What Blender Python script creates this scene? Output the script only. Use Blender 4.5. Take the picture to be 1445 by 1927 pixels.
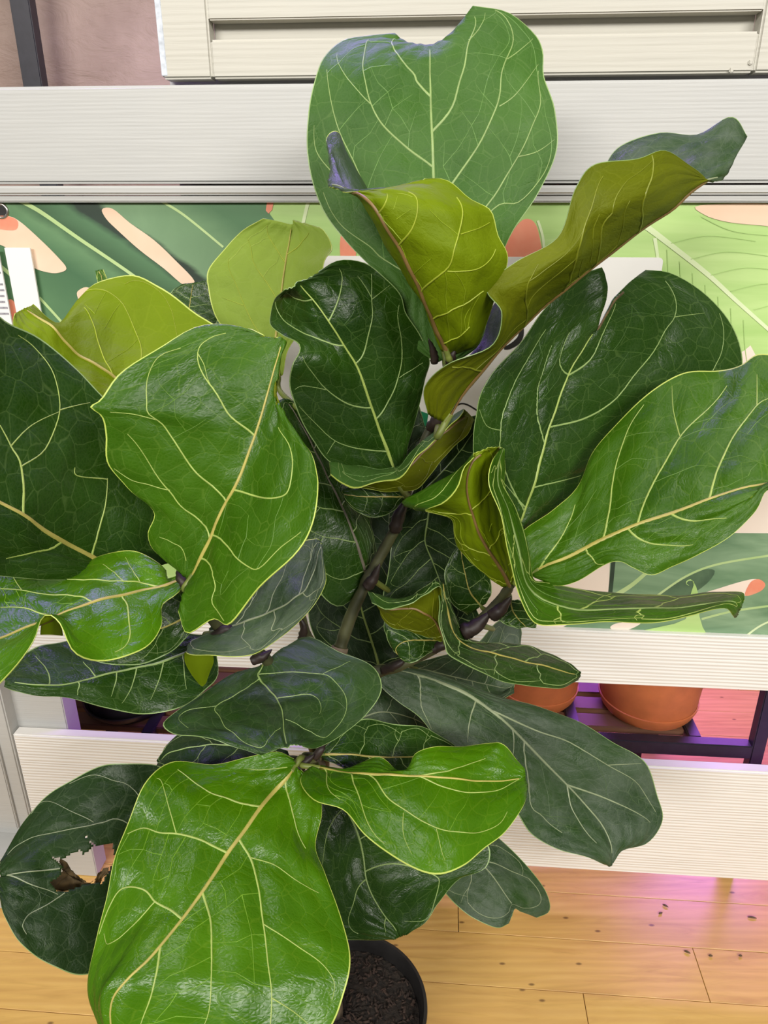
import bpy, bmesh, math, random
import numpy as np
from mathutils import Vector, Matrix

for o in list(bpy.data.objects):
    bpy.data.objects.remove(o)
scene = bpy.context.scene
COL = scene.collection
R = math.radians

# ------------------------------------------------------------------ camera, world, lights, exposure
CAM_H, PITCH, FPX, PW, PH = 1.40, R(22.7), 1400.0, 1445.0, 1927.0
cam_data = bpy.data.cameras.new('camera')
cam = bpy.data.objects.new('camera', cam_data)
COL.objects.link(cam)
cam.location = (0, 0, CAM_H)
cam.rotation_euler = (math.pi / 2 - PITCH, 0, 0)
cam_data.sensor_fit = 'HORIZONTAL'
cam_data.sensor_width = 36.0
cam_data.lens = 36.0 * FPX / PW
cam_data.clip_start = 0.02
scene.camera = cam

world = bpy.data.worlds.new('shop_ambient')
scene.world = world
world.use_nodes = True
bg = world.node_tree.nodes['Background']
bg.inputs[0].default_value = (1.0, 0.975, 0.94, 1)
bg.inputs[1].default_value = 0.15

scene.view_settings.view_transform = 'Standard'
scene.view_settings.look = 'None'
scene.view_settings.gamma = 1.0
scene.view_settings.use_curve_mapping = False
scene.view_settings.exposure = 0.06


def area(name, loc, target, power, sx, sy, color):
    d = bpy.data.lights.new(name, 'AREA')
    d.shape = 'RECTANGLE'
    d.size, d.size_y = sx, sy
    d.energy = power
    d.color = color
    o = bpy.data.objects.new(name, d)
    COL.objects.link(o)
    o.location = loc
    o.rotation_euler = (Vector(target) - Vector(loc)).to_track_quat('-Z', 'Y').to_euler()
    return o


# ceiling strip lights of the shop and two magenta grow lamps behind the display stand
area('ceiling_light_front', (-1.6, -2.8, 2.9), (0.0, 1.0, 0.7), 140, 2.0, 0.6, (1.0, 0.965, 0.91))
area('ceiling_light_side', (1.7, -2.4, 2.9), (0.1, 1.0, 0.7), 120, 2.0, 0.6, (1.0, 0.965, 0.91))
area('ceiling_light_over_plant', (-0.25, 0.40, 2.95), (0.0, 0.9, 0.4), 15, 1.5, 0.30, (1.0, 0.965, 0.91))
area('grow_light_high', (-0.1, 1.42, 2.25), (0.0, 0.85, 1.35), 13, 0.9, 0.10, (0.42, 0.20, 1.0))
area('grow_light_low', (0.85, 2.05, 0.78), (0.62, 1.25, 0.0), 17, 0.9, 0.06, (0.52, 0.15, 1.0))

# ------------------------------------------------------------------ helpers
SP, CP = math.sin(PITCH), math.cos(PITCH)


def ray(px, py):
    x = (px - PW / 2) / FPX
    y = -(py - PH / 2) / FPX
    return np.array([x, CP + y * SP, -SP + y * CP])


def at(px, py, Y):
    """the point at forward distance Y (metres) on the line of sight through a pixel"""
    d = ray(px, py)
    p = d * (Y / d[1])
    p[2] += CAM_H
    return p


TH, DW = R(4.3), 1.15
AU = np.array([math.cos(TH), -math.sin(TH), 0])      # along the display stand
AN = np.array([math.sin(TH), math.cos(TH), 0])       # away from the camera, across the stand
DP = DW * math.cos(TH)


def W(a, b, z):
    p = AU * a + AN * (DP + b)
    p[2] = z
    return p


def wp(px, py, b=0.0):
    """(a, z) on the vertical plane b metres behind the stand's front"""
    d = ray(px, py)
    k = (DP + b) / float(d @ AN)
    p = d * k
    return float(p @ AU), CAM_H + p[2]


def fp(px, py, z=0.0):
    """floor point (a, b) under a pixel"""
    d = ray(px, py)
    p = d * ((z - CAM_H) / d[2])
    return float(p @ AU), float(p @ AN) - DP


ORIG = {}


def empty(name, loc):
    o = bpy.data.objects.new(name, None)
    o.empty_display_size = 0.05
    COL.objects.link(o)
    o.location = Vector(loc)
    ORIG[o] = Vector(loc)
    return o


def link(name, me, parent=None, origin=None):
    """one mesh object from world-space vertices; its origin is moved to the middle of its bounds"""
    if origin is None:
        n = len(me.vertices)
        co = np.empty(n * 3)
        me.vertices.foreach_get('co', co)
        co = co.reshape(-1, 3)
        origin = (co.min(0) + co.max(0)) / 2
        co -= origin
        me.vertices.foreach_set('co', co.ravel())
        me.update()
    o = bpy.data.objects.new(name, me)
    COL.objects.link(o)
    o.location = Vector(origin)
    ORIG[o] = Vector(origin)
    if parent is not None:
        o.parent = parent
        o.matrix_parent_inverse = Matrix.Translation(-ORIG[parent])
    return o


def mesh(name, verts, faces, mats, parent=None, smooth=False, midx=None):
    me = bpy.data.meshes.new(name)
    me.from_pydata([tuple(map(float, v)) for v in verts], [], faces)
    for m in (mats if isinstance(mats, (list, tuple)) else [mats]):
        me.materials.append(m)
    if midx is not None:
        me.polygons.foreach_set('material_index', midx)
    if smooth:
        me.polygons.foreach_set('use_smooth', [True] * len(me.polygons))
    me.update()
    return link(name, me, parent)


def tag(o, label=None, cat=None, group=None, kind=None):
    if label: o['label'] = label
    if cat: o['category'] = cat
    if group: o['group'] = group
    if kind: o['kind'] = kind
    return o


def bevel_box(name, a0, a1, b0, b1, z0, z1, mat, parent=None, bev=0.002, fn=W, segs=2):
    bm = bmesh.new()
    bmesh.ops.create_cube(bm, size=1.0)
    for v in bm.verts:
        v.co = Vector(((a0 + a1) / 2 + v.co.x * (a1 - a0), (b0 + b1) / 2 + v.co.y * (b1 - b0), (z0 + z1) / 2 + v.co.z * (z1 - z0)))
    bev = min(bev, 0.4 * min(abs(a1 - a0), abs(b1 - b0), abs(z1 - z0)))
    bmesh.ops.bevel(bm, geom=list(bm.edges), offset=bev, segments=segs, affect='EDGES')
    for v in bm.verts:
        v.co = Vector(fn(*v.co))
    bmesh.ops.recalc_face_normals(bm, faces=bm.faces)
    me = bpy.data.meshes.new(name)
    bm.to_mesh(me)
    bm.free()
    me.materials.append(mat)
    return link(name, me, parent)


def crv(pts, n, closed=False):
    """Catmull-Rom through points (N,d)"""
    P = np.array(pts, float)
    out = []
    N = len(P)
    segs = N if closed else N - 1
    for i in range(segs):
        if closed:
            p0, p1, p2, p3 = P[(i - 1) % N], P[i], P[(i + 1) % N], P[(i + 2) % N]
        else:
            p0, p1, p2, p3 = P[max(i - 1, 0)], P[i], P[i + 1], P[min(i + 2, N - 1)]
        for k in range(n):
            t = k / n
            out.append(0.5 * (2 * p1 + (p2 - p0) * t + (2 * p0 - 5 * p1 + 4 * p2 - p3) * t * t + (3 * p1 - p0 - 3 * p2 + p3) * t ** 3))
    if not closed:
        out.append(P[-1])
    return np.array(out)


def tube(name, path, radii, mat, parent=None, sides=10, caps=True, rough=0.0, seed=0):
    """round tapered tube through world points"""
    rng = random.Random(seed)
    P = np.array(path, float)
    n = len(P)
    T = np.gradient(P, axis=0)
    T /= np.linalg.norm(T, axis=1)[:, None] + 1e-9
    up = np.array([0.31, 0.2, 0.93])
    verts, faces = [], []
    X = None
    for i in range(n):
        if X is None:
            X = np.cross(T[i], up)
        X = X - T[i] * (X @ T[i])
        X /= np.linalg.norm(X) + 1e-9
        Yv = np.cross(T[i], X)
        for k in range(sides):
            a = 2 * math.pi * k / sides
            r = radii[i] * (1 + rough * rng.uniform(-1, 1))
            verts.append(P[i] + (X * math.cos(a) + Yv * math.sin(a)) * r)
    for i in range(n - 1):
        for k in range(sides):
            a, b = i * sides + k, i * sides + (k + 1) % sides
            faces.append((a, b, b + sides, a + sides))
    if caps:
        faces.append(tuple(range(sides))[::-1])
        faces.append(tuple(range((n - 1) * sides, n * sides)))
    return mesh(name, verts, faces, mat, parent, True)


def lathe(name, center, prof, mat, parent=None, sides=48, smooth=True):
    verts, faces = [], []
    for r, z in prof:
        for k in range(sides):
            a = 2 * math.pi * k / sides
            verts.append((center[0] + r * math.cos(a), center[1] + r * math.sin(a), center[2] + z))
    for i in range(len(prof) - 1):
        for k in range(sides):
            a, b = i * sides + k, i * sides + (k + 1) % sides
            faces.append((a, b, b + sides, a + sides))
    o = mesh(name, verts, faces, mat, parent, smooth)
    try:
        o.data.set_sharp_from_angle(angle=R(40))
    except Exception:
        pass
    return o


# ------------------------------------------------------------------ materials
def mat(name):
    m = bpy.data.materials.new(name)
    m.use_nodes = True
    nt = m.node_tree
    return m, nt, nt.nodes['Principled BSDF'], nt.nodes['Material Output']


def N(nt, typ, **kw):
    n = nt.nodes.new(typ)
    for k, v in kw.items():
        setattr(n, k, v)
    return n


def ramp(nt, fac, stops):
    r = N(nt, 'ShaderNodeValToRGB')
    el = r.color_ramp.elements
    while len(el) < len(stops):
        el.new(0.5)
    for e, (p, c) in zip(el, stops):
        e.position = p
        e.color = (*c, 1)
    nt.links.new(fac, r.inputs[0])
    return r.outputs[0]


def coords(nt, kind='Object', scale=(1, 1, 1), rot=(0, 0, 0)):
    tc = N(nt, 'ShaderNodeTexCoord')
    mp = N(nt, 'ShaderNodeMapping')
    mp.inputs['Scale'].default_value = scale
    mp.inputs['Rotation'].default_value = rot
    nt.links.new(tc.outputs[kind], mp.inputs[0])
    return mp.outputs[0]


def noise(nt, vec, scale, detail=4, rough=0.55, dist=0.0):
    n = N(nt, 'ShaderNodeTexNoise')
    n.inputs['Scale'].default_value = scale
    n.inputs['Detail'].default_value = detail
    n.inputs['Roughness'].default_value = rough
    n.inputs['Distortion'].default_value = dist
    nt.links.new(vec, n.inputs['Vector'])
    return n.outputs['Fac']


def bump(nt, h, strength, dist, bs, prev=None):
    b = N(nt, 'ShaderNodeBump')
    b.inputs['Strength'].default_value = strength
    b.inputs['Distance'].default_value = dist
    nt.links.new(h, b.inputs['Height'])
    if prev is not None:
        nt.links.new(prev, b.inputs['Normal'])
    if bs is not None:
        nt.links.new(b.outputs[0], bs.inputs['Normal'])
    return b.outputs[0]


def math_node(nt, op, a, b=None, c=None):
    n = N(nt, 'ShaderNodeMath', operation=op)
    for i, v in enumerate((a, b, c)):
        if v is None:
            continue
        if isinstance(v, (int, float)):
            n.inputs[i].default_value = v
        else:
            nt.links.new(v, n.inputs[i])
    return n.outputs[0]


def mix(nt, fac, c1, c2):
    m = N(nt, 'ShaderNodeMix', data_type='RGBA')
    for sock, v in ((m.inputs[0], fac), (m.inputs[6], c1), (m.inputs[7], c2)):
        if hasattr(v, 'is_linked') or hasattr(v, 'links'):
            nt.links.new(v, sock)
        elif isinstance(v, (tuple, list)):
            sock.default_value = (*v, 1)
        else:
            sock.default_value = v
    return m.outputs[2]


def simple(name, col, rough=0.5, var=0.15, scale=20, bumps=0.0, metallic=0.0, spec=0.5, kind='Object', stretch=(1, 1, 1), rot=(0, 0, 0), bdist=0.001):
    m, nt, bs, out = mat(name)
    v = coords(nt, kind, stretch, rot)
    f = noise(nt, v, scale)
    lo = tuple(c * (1 - var) for c in col)
    hi = tuple(min(1, c * (1 + var)) for c in col)
    nt.links.new(ramp(nt, f, [(0.3, lo), (0.7, hi)]), bs.inputs['Base Color'])
    bs.inputs['Roughness'].default_value = rough
    bs.inputs['Metallic'].default_value = metallic
    bs.inputs['Specular IOR Level'].default_value = spec
    if bumps:
        bump(nt, f, bumps, bdist, bs)
    return m


def painted_wood(name, col, grain=0.5, scale=55):
    """white paint over grooved wood: fine streaks along the board"""
    m, nt, bs, out = mat(name)
    v = coords(nt, 'Object', (1.0, 1.0, 22.0), (0, 0, TH))
    v2 = coords(nt, 'Object', (4, 4, 4))
    warp = noise(nt, coords(nt, 'Object', (1.2, 1.2, 3.0)), 3.0, 3)
    w = N(nt, 'ShaderNodeTexWave', wave_type='BANDS', bands_direction='Z')
    w.inputs['Scale'].default_value = scale / 22.0
    w.inputs['Distortion'].default_value = 4.5
    w.inputs['Detail'].default_value = 3
    w.inputs['Detail Scale'].default_value = 1.2
    nt.links.new(v, w.inputs['Vector'])
    f = noise(nt, v, 6, 5, 0.6)
    blot = noise(nt, v2, 2.2, 3)
    base = ramp(nt, f, [(0.25, tuple(c * 0.93 for c in col)), (0.75, col)])
    base = mix(nt, math_node(nt, 'MULTIPLY', blot, 0.14), base, (0.60, 0.57, 0.48))
    nt.links.new(base, bs.inputs['Base Color'])
    bs.inputs['Roughness'].default_value = 0.5
    h = math_node(nt, 'ADD', math_node(nt, 'MULTIPLY', w.outputs['Fac'], grain), math_node(nt, 'MULTIPLY', f, 0.6))
    h = math_node(nt, 'MULTIPLY', h, math_node(nt, 'ADD', warp, 0.3))
    bump(nt, h, 0.55, 0.0016, bs)
    return m


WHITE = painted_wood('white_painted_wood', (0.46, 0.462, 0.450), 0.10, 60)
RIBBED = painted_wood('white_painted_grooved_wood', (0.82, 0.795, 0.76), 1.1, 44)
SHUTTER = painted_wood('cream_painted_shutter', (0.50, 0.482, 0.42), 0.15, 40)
PAPER = simple('white_card', (0.80, 0.79, 0.76), 0.6, 0.03, 6)
BLACKM = simple('black_powder_coated_steel', (0.018, 0.017, 0.022), 0.42, 0.2, 60)
TERRA = simple('terracotta', (0.50, 0.155, 0.042), 0.55, 0.10, 30, 0.1)
TERRA2 = simple('red_terracotta', (0.48, 0.14, 0.09), 0.6, 0.10, 30)
BLACKP = simple('black_pot_plastic', (0.014, 0.013, 0.013), 0.38, 0.3, 25, 0.25)
SLAT = simple('rack_slat_wood', (0.13, 0.065, 0.033), 0.6, 0.3, 6, 0.2, stretch=(1, 1, 8))
STEEL = simple('grommet_steel', (0.55, 0.52, 0.48), 0.3, 0.15, 60, metallic=1.0)
HOLE = simple('dark_grommet_hole', (0.02, 0.02, 0.02), 0.8, 0.1, 10)
INK = simple('black_print', (0.015, 0.014, 0.014), 0.5, 0.1, 10)
GREENP = simple('green_plastic_label', (0.02, 0.28, 0.13), 0.4, 0.08, 10)
WALLM = simple('backroom_wall_paint', (0.55, 0.50, 0.47), 0.8, 0.05, 4)


def floor_mat():
    m, nt, bs, out = mat('varnished_pine_board')
    oi = N(nt, 'ShaderNodeObjectInfo')
    cmb = N(nt, 'ShaderNodeCombineXYZ')
    nt.links.new(math_node(nt, 'MULTIPLY', oi.outputs['Random'], 40.0), cmb.inputs[0])
    nt.links.new(math_node(nt, 'MULTIPLY', oi.outputs['Random'], 17.0), cmb.inputs[1])
    tc = N(nt, 'ShaderNodeTexCoord')
    add = N(nt, 'ShaderNodeVectorMath', operation='ADD')
    nt.links.new(tc.outputs['Object'], add.inputs[0])
    nt.links.new(cmb.outputs[0], add.inputs[1])
    mp = N(nt, 'ShaderNodeMapping')
    mp.inputs['Scale'].default_value = (1.6, 14, 14)
    mp.inputs['Rotation'].default_value = (0, 0, TH)
    nt.links.new(add.outputs[0], mp.inputs[0])
    v = mp.outputs[0]
    g = noise(nt, v, 3.0, 6, 0.6, 1.2)
    w = N(nt, 'ShaderNodeTexWave', wave_type='RINGS')
    w.inputs['Scale'].default_value = 1.3
    w.inputs['Distortion'].default_value = 6
    w.inputs['Detail'].default_value = 3
    nt.links.new(v, w.inputs['Vector'])
    c = ramp(nt, g, [(0.2, (0.48, 0.27, 0.068)), (0.5, (0.69, 0.43, 0.120)), (0.8, (0.77, 0.51, 0.170))])
    c = mix(nt, math_node(nt, 'MULTIPLY', w.outputs['Fac'], 0.38), c, (0.52, 0.27, 0.08))
    c = mix(nt, math_node(nt, 'MULTIPLY', oi.outputs['Random'], 0.22), c, (0.72, 0.42, 0.15))
    # small knots
    mp2 = N(nt, 'ShaderNodeMapping')
    mp2.inputs['Scale'].default_value = (5, 11, 8)
    nt.links.new(add.outputs[0], mp2.inputs[0])
    vo = N(nt, 'ShaderNodeTexVoronoi', voronoi_dimensions='2D')
    vo.inputs['Scale'].default_value = 0.9
    nt.links.new(mp2.outputs[0], vo.inputs['Vector'])
    kn = ramp(nt, vo.outputs['Distance'], [(0.014, (1, 1, 1)), (0.034, (0, 0, 0))])
    c = mix(nt, math_node(nt, 'MULTIPLY', kn, 0.75), c, (0.10, 0.04, 0.015))
    nt.links.new(c, bs.inputs['Base Color'])
    bs.inputs['Roughness'].default_value = 0.33
    bump(nt, g, 0.12, 0.001, bs)
    return m


FLOORM = floor_mat()


def print_mat(name, c1, c2, c3=None, scale=6, stretch=(1, 1, 1), rot=(0, 0, 0), lo=0.3, hi=0.7, dist=0.6):
    m, nt, bs, out = mat(name)
    v = coords(nt, 'Object', stretch, rot)
    f = noise(nt, v, scale, 4, 0.55, dist)
    st = [(lo, c1), (hi, c2)] if c3 is None else [(lo, c1), ((lo + hi) / 2, c2), (hi, c3)]
    nt.links.new(ramp(nt, f, st), bs.inputs['Base Color'])
    bs.inputs['Roughness'].default_value = 0.55
    return m


PR_LIGHT = print_mat('print_light_green', (0.33, 0.53, 0.15), (0.48, 0.66, 0.25), scale=3, stretch=(1, 1, 9), rot=(0, R(35), 0))
def stripes_mat(name, pts, noise_amt=0.012):
    """soft diagonal bands of colour running along the printed leaf's veins"""
    m, nt, bs, out = mat(name)
    ca, cz = 0.559, 0.829
    geo = N(nt, 'ShaderNodeNewGeometry')
    dot = N(nt, 'ShaderNodeVectorMath', operation='DOT_PRODUCT')
    nt.links.new(geo.outputs['Position'], dot.inputs[0])
    dot.inputs[1].default_value = tuple(AU * ca + np.array([0, 0, cz]))
    vals = []
    for (x, y), col in pts:
        a, z = wp(x, y, 0.012)
        vals.append((float(W(a, 0.012, z) @ (AU * ca + np.array([0, 0, cz]))), col))
    vals.sort(key=lambda e: e[0])
    v0, v1 = vals[0][0], vals[-1][0]
    fine = noise(nt, coords(nt, 'Object', (9, 9, 9), (0, R(-34), 0)), 1.6, 5, 0.6, 0.5)
    st = noise(nt, coords(nt, 'Object', (2.0, 2.0, 16), (0, R(-34), 0)), 2.2, 4)
    w = math_node(nt, 'ADD', math_node(nt, 'MULTIPLY', math_node(nt, 'SUBTRACT', fine, 0.5), noise_amt), math_node(nt, 'MULTIPLY', math_node(nt, 'SUBTRACT', st, 0.5), noise_amt * 1.5))
    v = math_node(nt, 'ADD', dot.outputs['Value'], w)
    f = math_node(nt, 'DIVIDE', math_node(nt, 'SUBTRACT', v, v0), v1 - v0)
    c = ramp(nt, f, [((q - v0) / (v1 - v0), col) for q, col in vals])
    dk = math_node(nt, 'MULTIPLY', fine, 0.45)
    nt.links.new(mix(nt, dk, c, (0.03, 0.09, 0.04)), bs.inputs['Base Color'])
    bs.inputs['Roughness'].default_value = 0.55
    return m


PR_DARK = stripes_mat('print_dark_green_leaf', [((-40, 640), (0.047, 0.133, 0.055)), ((40, 560), (0.101, 0.218, 0.094)), ((105, 490), (0.055, 0.148, 0.062)), ((135, 462), (0.133, 0.265, 0.117)), ((150, 446), (0.039, 0.101, 0.039)), ((185, 430), (0.086, 0.195, 0.086)),
                                                 ((205, 432), (0.035, 0.078, 0.039)), ((232, 447), (0.009, 0.012, 0.011)), ((262, 440), (0.011, 0.016, 0.012)), ((300, 455), (0.187, 0.312, 0.164)), ((370, 430), (0.156, 0.281, 0.133)), ((430, 410), (0.078, 0.187, 0.078)), ((520, 380), (0.101, 0.234, 0.101))])
PR_BLACK = print_mat('print_shadow_green', (0.015, 0.022, 0.018), (0.035, 0.075, 0.04), scale=8)
PR_MID = print_mat('print_mid_green', (0.06, 0.17, 0.075), (0.20, 0.36, 0.17), scale=4, stretch=(1.2, 1, 5), rot=(0, R(-40), 0))
PR_SAGE = print_mat('print_sage_green', (0.10, 0.20, 0.10), (0.27, 0.40, 0.24), scale=4, stretch=(1.2, 1, 5), rot=(0, R(40), 0))
PR_SHADE = print_mat('print_deep_sage', (0.045, 0.09, 0.05), (0.11, 0.19, 0.10), scale=12)
PR_PEACH = print_mat('print_peach', (0.74, 0.50, 0.34), (0.78, 0.62, 0.47), scale=5)
PR_CORAL = print_mat('print_coral', (0.72, 0.17, 0.09), (0.78, 0.36, 0.23), scale=9)
PR_CREAM = print_mat('print_cream_pink', (0.80, 0.66, 0.55), (0.84, 0.73, 0.63), scale=4)
PR_VEIN = print_mat('print_pale_vein', (0.36, 0.52, 0.20), (0.50, 0.62, 0.30), scale=9)
PR_VEINL = print_mat('print_white_vein', (0.58, 0.70, 0.38), (0.70, 0.78, 0.50), scale=9)


def cloth_mat():
    m, nt, bs, out = mat('mauve_kraft_fabric')
    v = coords(nt, 'Object')
    f = noise(nt, v, 5, 5, 0.6, 0.4)
    nt.links.new(ramp(nt, f, [(0.3, (0.25, 0.175, 0.140)), (0.7, (0.36, 0.265, 0.215))]), bs.inputs['Base Color'])
    bs.inputs['Roughness'].default_value = 0.65
    bump(nt, noise(nt, coords(nt, 'Object', (1, 1, 2.2)), 9, 5, 0.6, 1.0), 0.5, 0.012, bs)
    return m


CLOTH = cloth_mat()


def leaf_top(name, dark, light, vein, dust=0.0, rough=0.36, trans=0.18, net=0.35, spec=0.20):
    m, nt, bs, out = mat(name)
    tc = N(nt, 'ShaderNodeTexCoord')
    uv = tc.outputs['UV']
    big = noise(nt, uv, 9, 3, 0.5)
    col = ramp(nt, big, [(0.28, dark), (0.72, light)])
    # fine reticulate veins
    wob = noise(nt, uv, 60, 2)
    vm = N(nt, 'ShaderNodeVectorMath', operation='ADD')
    cm = N(nt, 'ShaderNodeCombineXYZ')
    nt.links.new(math_node(nt, 'MULTIPLY', wob, 0.006), cm.inputs[0])
    nt.links.new(math_node(nt, 'MULTIPLY', wob, -0.005), cm.inputs[1])
    nt.links.new(uv, vm.inputs[0])
    nt.links.new(cm.outputs[0], vm.inputs[1])
    hs = []
    for sc_, w_ in ((58, 0.05), (300, 0.10)):
        vo = N(nt, 'ShaderNodeTexVoronoi', feature='DISTANCE_TO_EDGE')
        vo.inputs['Scale'].default_value = sc_
        nt.links.new(vm.outputs[0], vo.inputs['Vector'])
        hs.append(vo.outputs['Distance'])
    n1 = ramp(nt, hs[0], [(0.008, (1, 1, 1)), (0.030, (0, 0, 0))])
    n2 = ramp(nt, hs[1], [(0.0, (1, 1, 1)), (0.16, (0, 0, 0))])
    col = mix(nt, math_node(nt, 'MULTIPLY', n1, net * 0.95), col, vein)
    col = mix(nt, math_node(nt, 'MULTIPLY', n2, net * 0.28), col, vein)
    if dust:
        dn = noise(nt, uv, 17, 7, 0.72)
        df = ramp(nt, dn, [(0.35, (0, 0, 0)), (0.75, (1, 1, 1))])
        col = mix(nt, math_node(nt, 'MULTIPLY', df, dust), col, (0.23, 0.255, 0.22))
        rr = math_node(nt, 'ADD', math_node(nt, 'MULTIPLY', df, 0.22), rough)
        nt.links.new(rr, bs.inputs['Roughness'])
    else:
        bs.inputs['Roughness'].default_value = rough
    nt.links.new(col, bs.inputs['Base Color'])
    bs.inputs['Specular IOR Level'].default_value = spec
    mm = N(nt, 'ShaderNodeMath', operation='MINIMUM')
    nt.links.new(hs[0], mm.inputs[0]); mm.inputs[1].default_value = 0.2
    b1 = bump(nt, mm.outputs[0], 0.42, 0.0026, None)
    nrm = bump(nt, hs[1], 0.45, 0.0007, bs, b1)
    tr = N(nt, 'ShaderNodeBsdfTranslucent')
    tcol = mix(nt, 0.55, col, tuple(min(1, c * 2.0) for c in light))
    nt.links.new(tcol, tr.inputs[0])
    ms = N(nt, 'ShaderNodeMixShader')
    ms.inputs[0].default_value = trans
    nt.links.new(bs.outputs[0], ms.inputs[1])
    nt.links.new(tr.outputs[0], ms.inputs[2])
    nt.links.new(ms.outputs[0], out.inputs[0])
    return m


def leaf_under(name, dark, light, vein, trans=0.4):
    m = leaf_top(name, dark, light, vein, 0.0, 0.55, trans, 0.18)
    m.node_tree.nodes['Principled BSDF'].inputs['Specular IOR Level'].default_value = 0.2
    return m


def vein_mat(name, c1, c2, rough=0.45):
    return simple(name, tuple((a + b) / 2 for a, b in zip(c1, c2)), rough, 0.15, 60)


V_YEL = vein_mat('yellow_green_vein', (0.27, 0.36, 0.06), (0.35, 0.43, 0.12))
V_PALE = vein_mat('pale_green_vein', (0.19, 0.29, 0.08), (0.28, 0.37, 0.13))
V_DUST = vein_mat('dusty_pale_vein', (0.20, 0.25, 0.13), (0.28, 0.31, 0.18))
V_OLIVE = vein_mat('olive_underside_vein', (0.15, 0.175, 0.005), (0.19, 0.21, 0.010))
V_BROWN = vein_mat('brown_midrib', (0.14, 0.085, 0.025), (0.22, 0.13, 0.04))
M_GOLD = vein_mat('golden_midrib', (0.33, 0.29, 0.06), (0.45, 0.38, 0.10))
V_FINE = {k: simple('fine_vein_' + k, c, 0.45, 0.2, 80) for k, c in {'bright': (0.135, 0.275, 0.010), 'green': (0.085, 0.180, 0.012), 'mid': (0.048, 0.108, 0.016), 'dark': (0.045, 0.080, 0.025), 'dusty': (0.065, 0.110, 0.038), 'dusky': (0.060, 0.115, 0.028), 'top': (0.120, 0.235, 0.050)}.items()}
V_UFINE = {'olive': simple('fine_olive_vein', (0.165, 0.190, 0.006), 0.5, 0.1, 80), 'lime': simple('fine_lime_vein', (0.245, 0.33, 0.008), 0.5, 0.1, 80), 'pale': simple('fine_pale_vein', (0.40, 0.51, 0.09), 0.5, 0.1, 80)}
RIM_Y = simple('pale_yellow_leaf_margin', (0.42, 0.50, 0.09), 0.45, 0.1, 30)
RIM_D = simple('pale_green_leaf_margin', (0.22, 0.32, 0.11), 0.45, 0.1, 30)

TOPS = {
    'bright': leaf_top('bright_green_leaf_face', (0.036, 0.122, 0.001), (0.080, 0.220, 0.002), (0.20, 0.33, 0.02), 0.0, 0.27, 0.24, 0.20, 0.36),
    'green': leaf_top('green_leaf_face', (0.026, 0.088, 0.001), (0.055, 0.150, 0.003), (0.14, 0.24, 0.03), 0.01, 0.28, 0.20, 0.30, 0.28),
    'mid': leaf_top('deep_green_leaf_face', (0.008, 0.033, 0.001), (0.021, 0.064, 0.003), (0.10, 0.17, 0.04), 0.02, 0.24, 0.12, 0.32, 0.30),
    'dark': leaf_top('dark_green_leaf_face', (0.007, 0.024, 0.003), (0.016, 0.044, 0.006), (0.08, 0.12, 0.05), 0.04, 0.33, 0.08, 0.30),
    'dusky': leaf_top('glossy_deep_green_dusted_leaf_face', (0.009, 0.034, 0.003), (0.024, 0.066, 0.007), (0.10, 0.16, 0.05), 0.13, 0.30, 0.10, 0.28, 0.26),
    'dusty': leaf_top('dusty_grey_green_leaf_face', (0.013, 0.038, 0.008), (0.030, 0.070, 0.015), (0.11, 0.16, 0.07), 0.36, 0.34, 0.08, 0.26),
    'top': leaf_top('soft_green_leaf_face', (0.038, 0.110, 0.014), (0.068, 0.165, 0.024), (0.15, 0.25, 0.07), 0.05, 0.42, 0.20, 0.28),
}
UNDERS = {
    'olive': leaf_under('olive_leaf_underside', (0.120, 0.150, 0.002), (0.175, 0.200, 0.004), (0.25, 0.28, 0.02), 0.32),
    'lime': leaf_under('lime_leaf_underside', (0.185, 0.270, 0.002), (0.255, 0.350, 0.004), (0.32, 0.41, 0.02), 0.42),
    'pale': leaf_under('pale_lime_leaf_underside', (0.270, 0.380, 0.045), (0.345, 0.460, 0.065), (0.42, 0.53, 0.12), 0.42),
}
STEM = simple('green_brown_stem_bark', (0.048, 0.050, 0.018), 0.55, 0.6, 26, 0.6, bdist=0.002)
BARK = simple('grey_brown_trunk_bark', (0.130, 0.095, 0.060), 0.7, 0.4, 30, 0.8, bdist=0.003)
SHEATH = simple('dark_brown_stipule', (0.018, 0.010, 0.007), 0.55, 0.5, 40, 0.5)
PETI = simple('green_petiole', (0.13, 0.16, 0.03), 0.5, 0.3, 30)
DEAD = simple('dead_brown_leaf_tissue', (0.10, 0.065, 0.025), 0.75, 0.6, 60, 0.8)
SOIL = simple('dark_potting_soil', (0.014, 0.009, 0.006), 0.95, 0.7, 90, 1.0, bdist=0.006)
CHIP = simple('soil_fibre', (0.026, 0.014, 0.009), 0.9, 0.7, 40)

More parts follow.
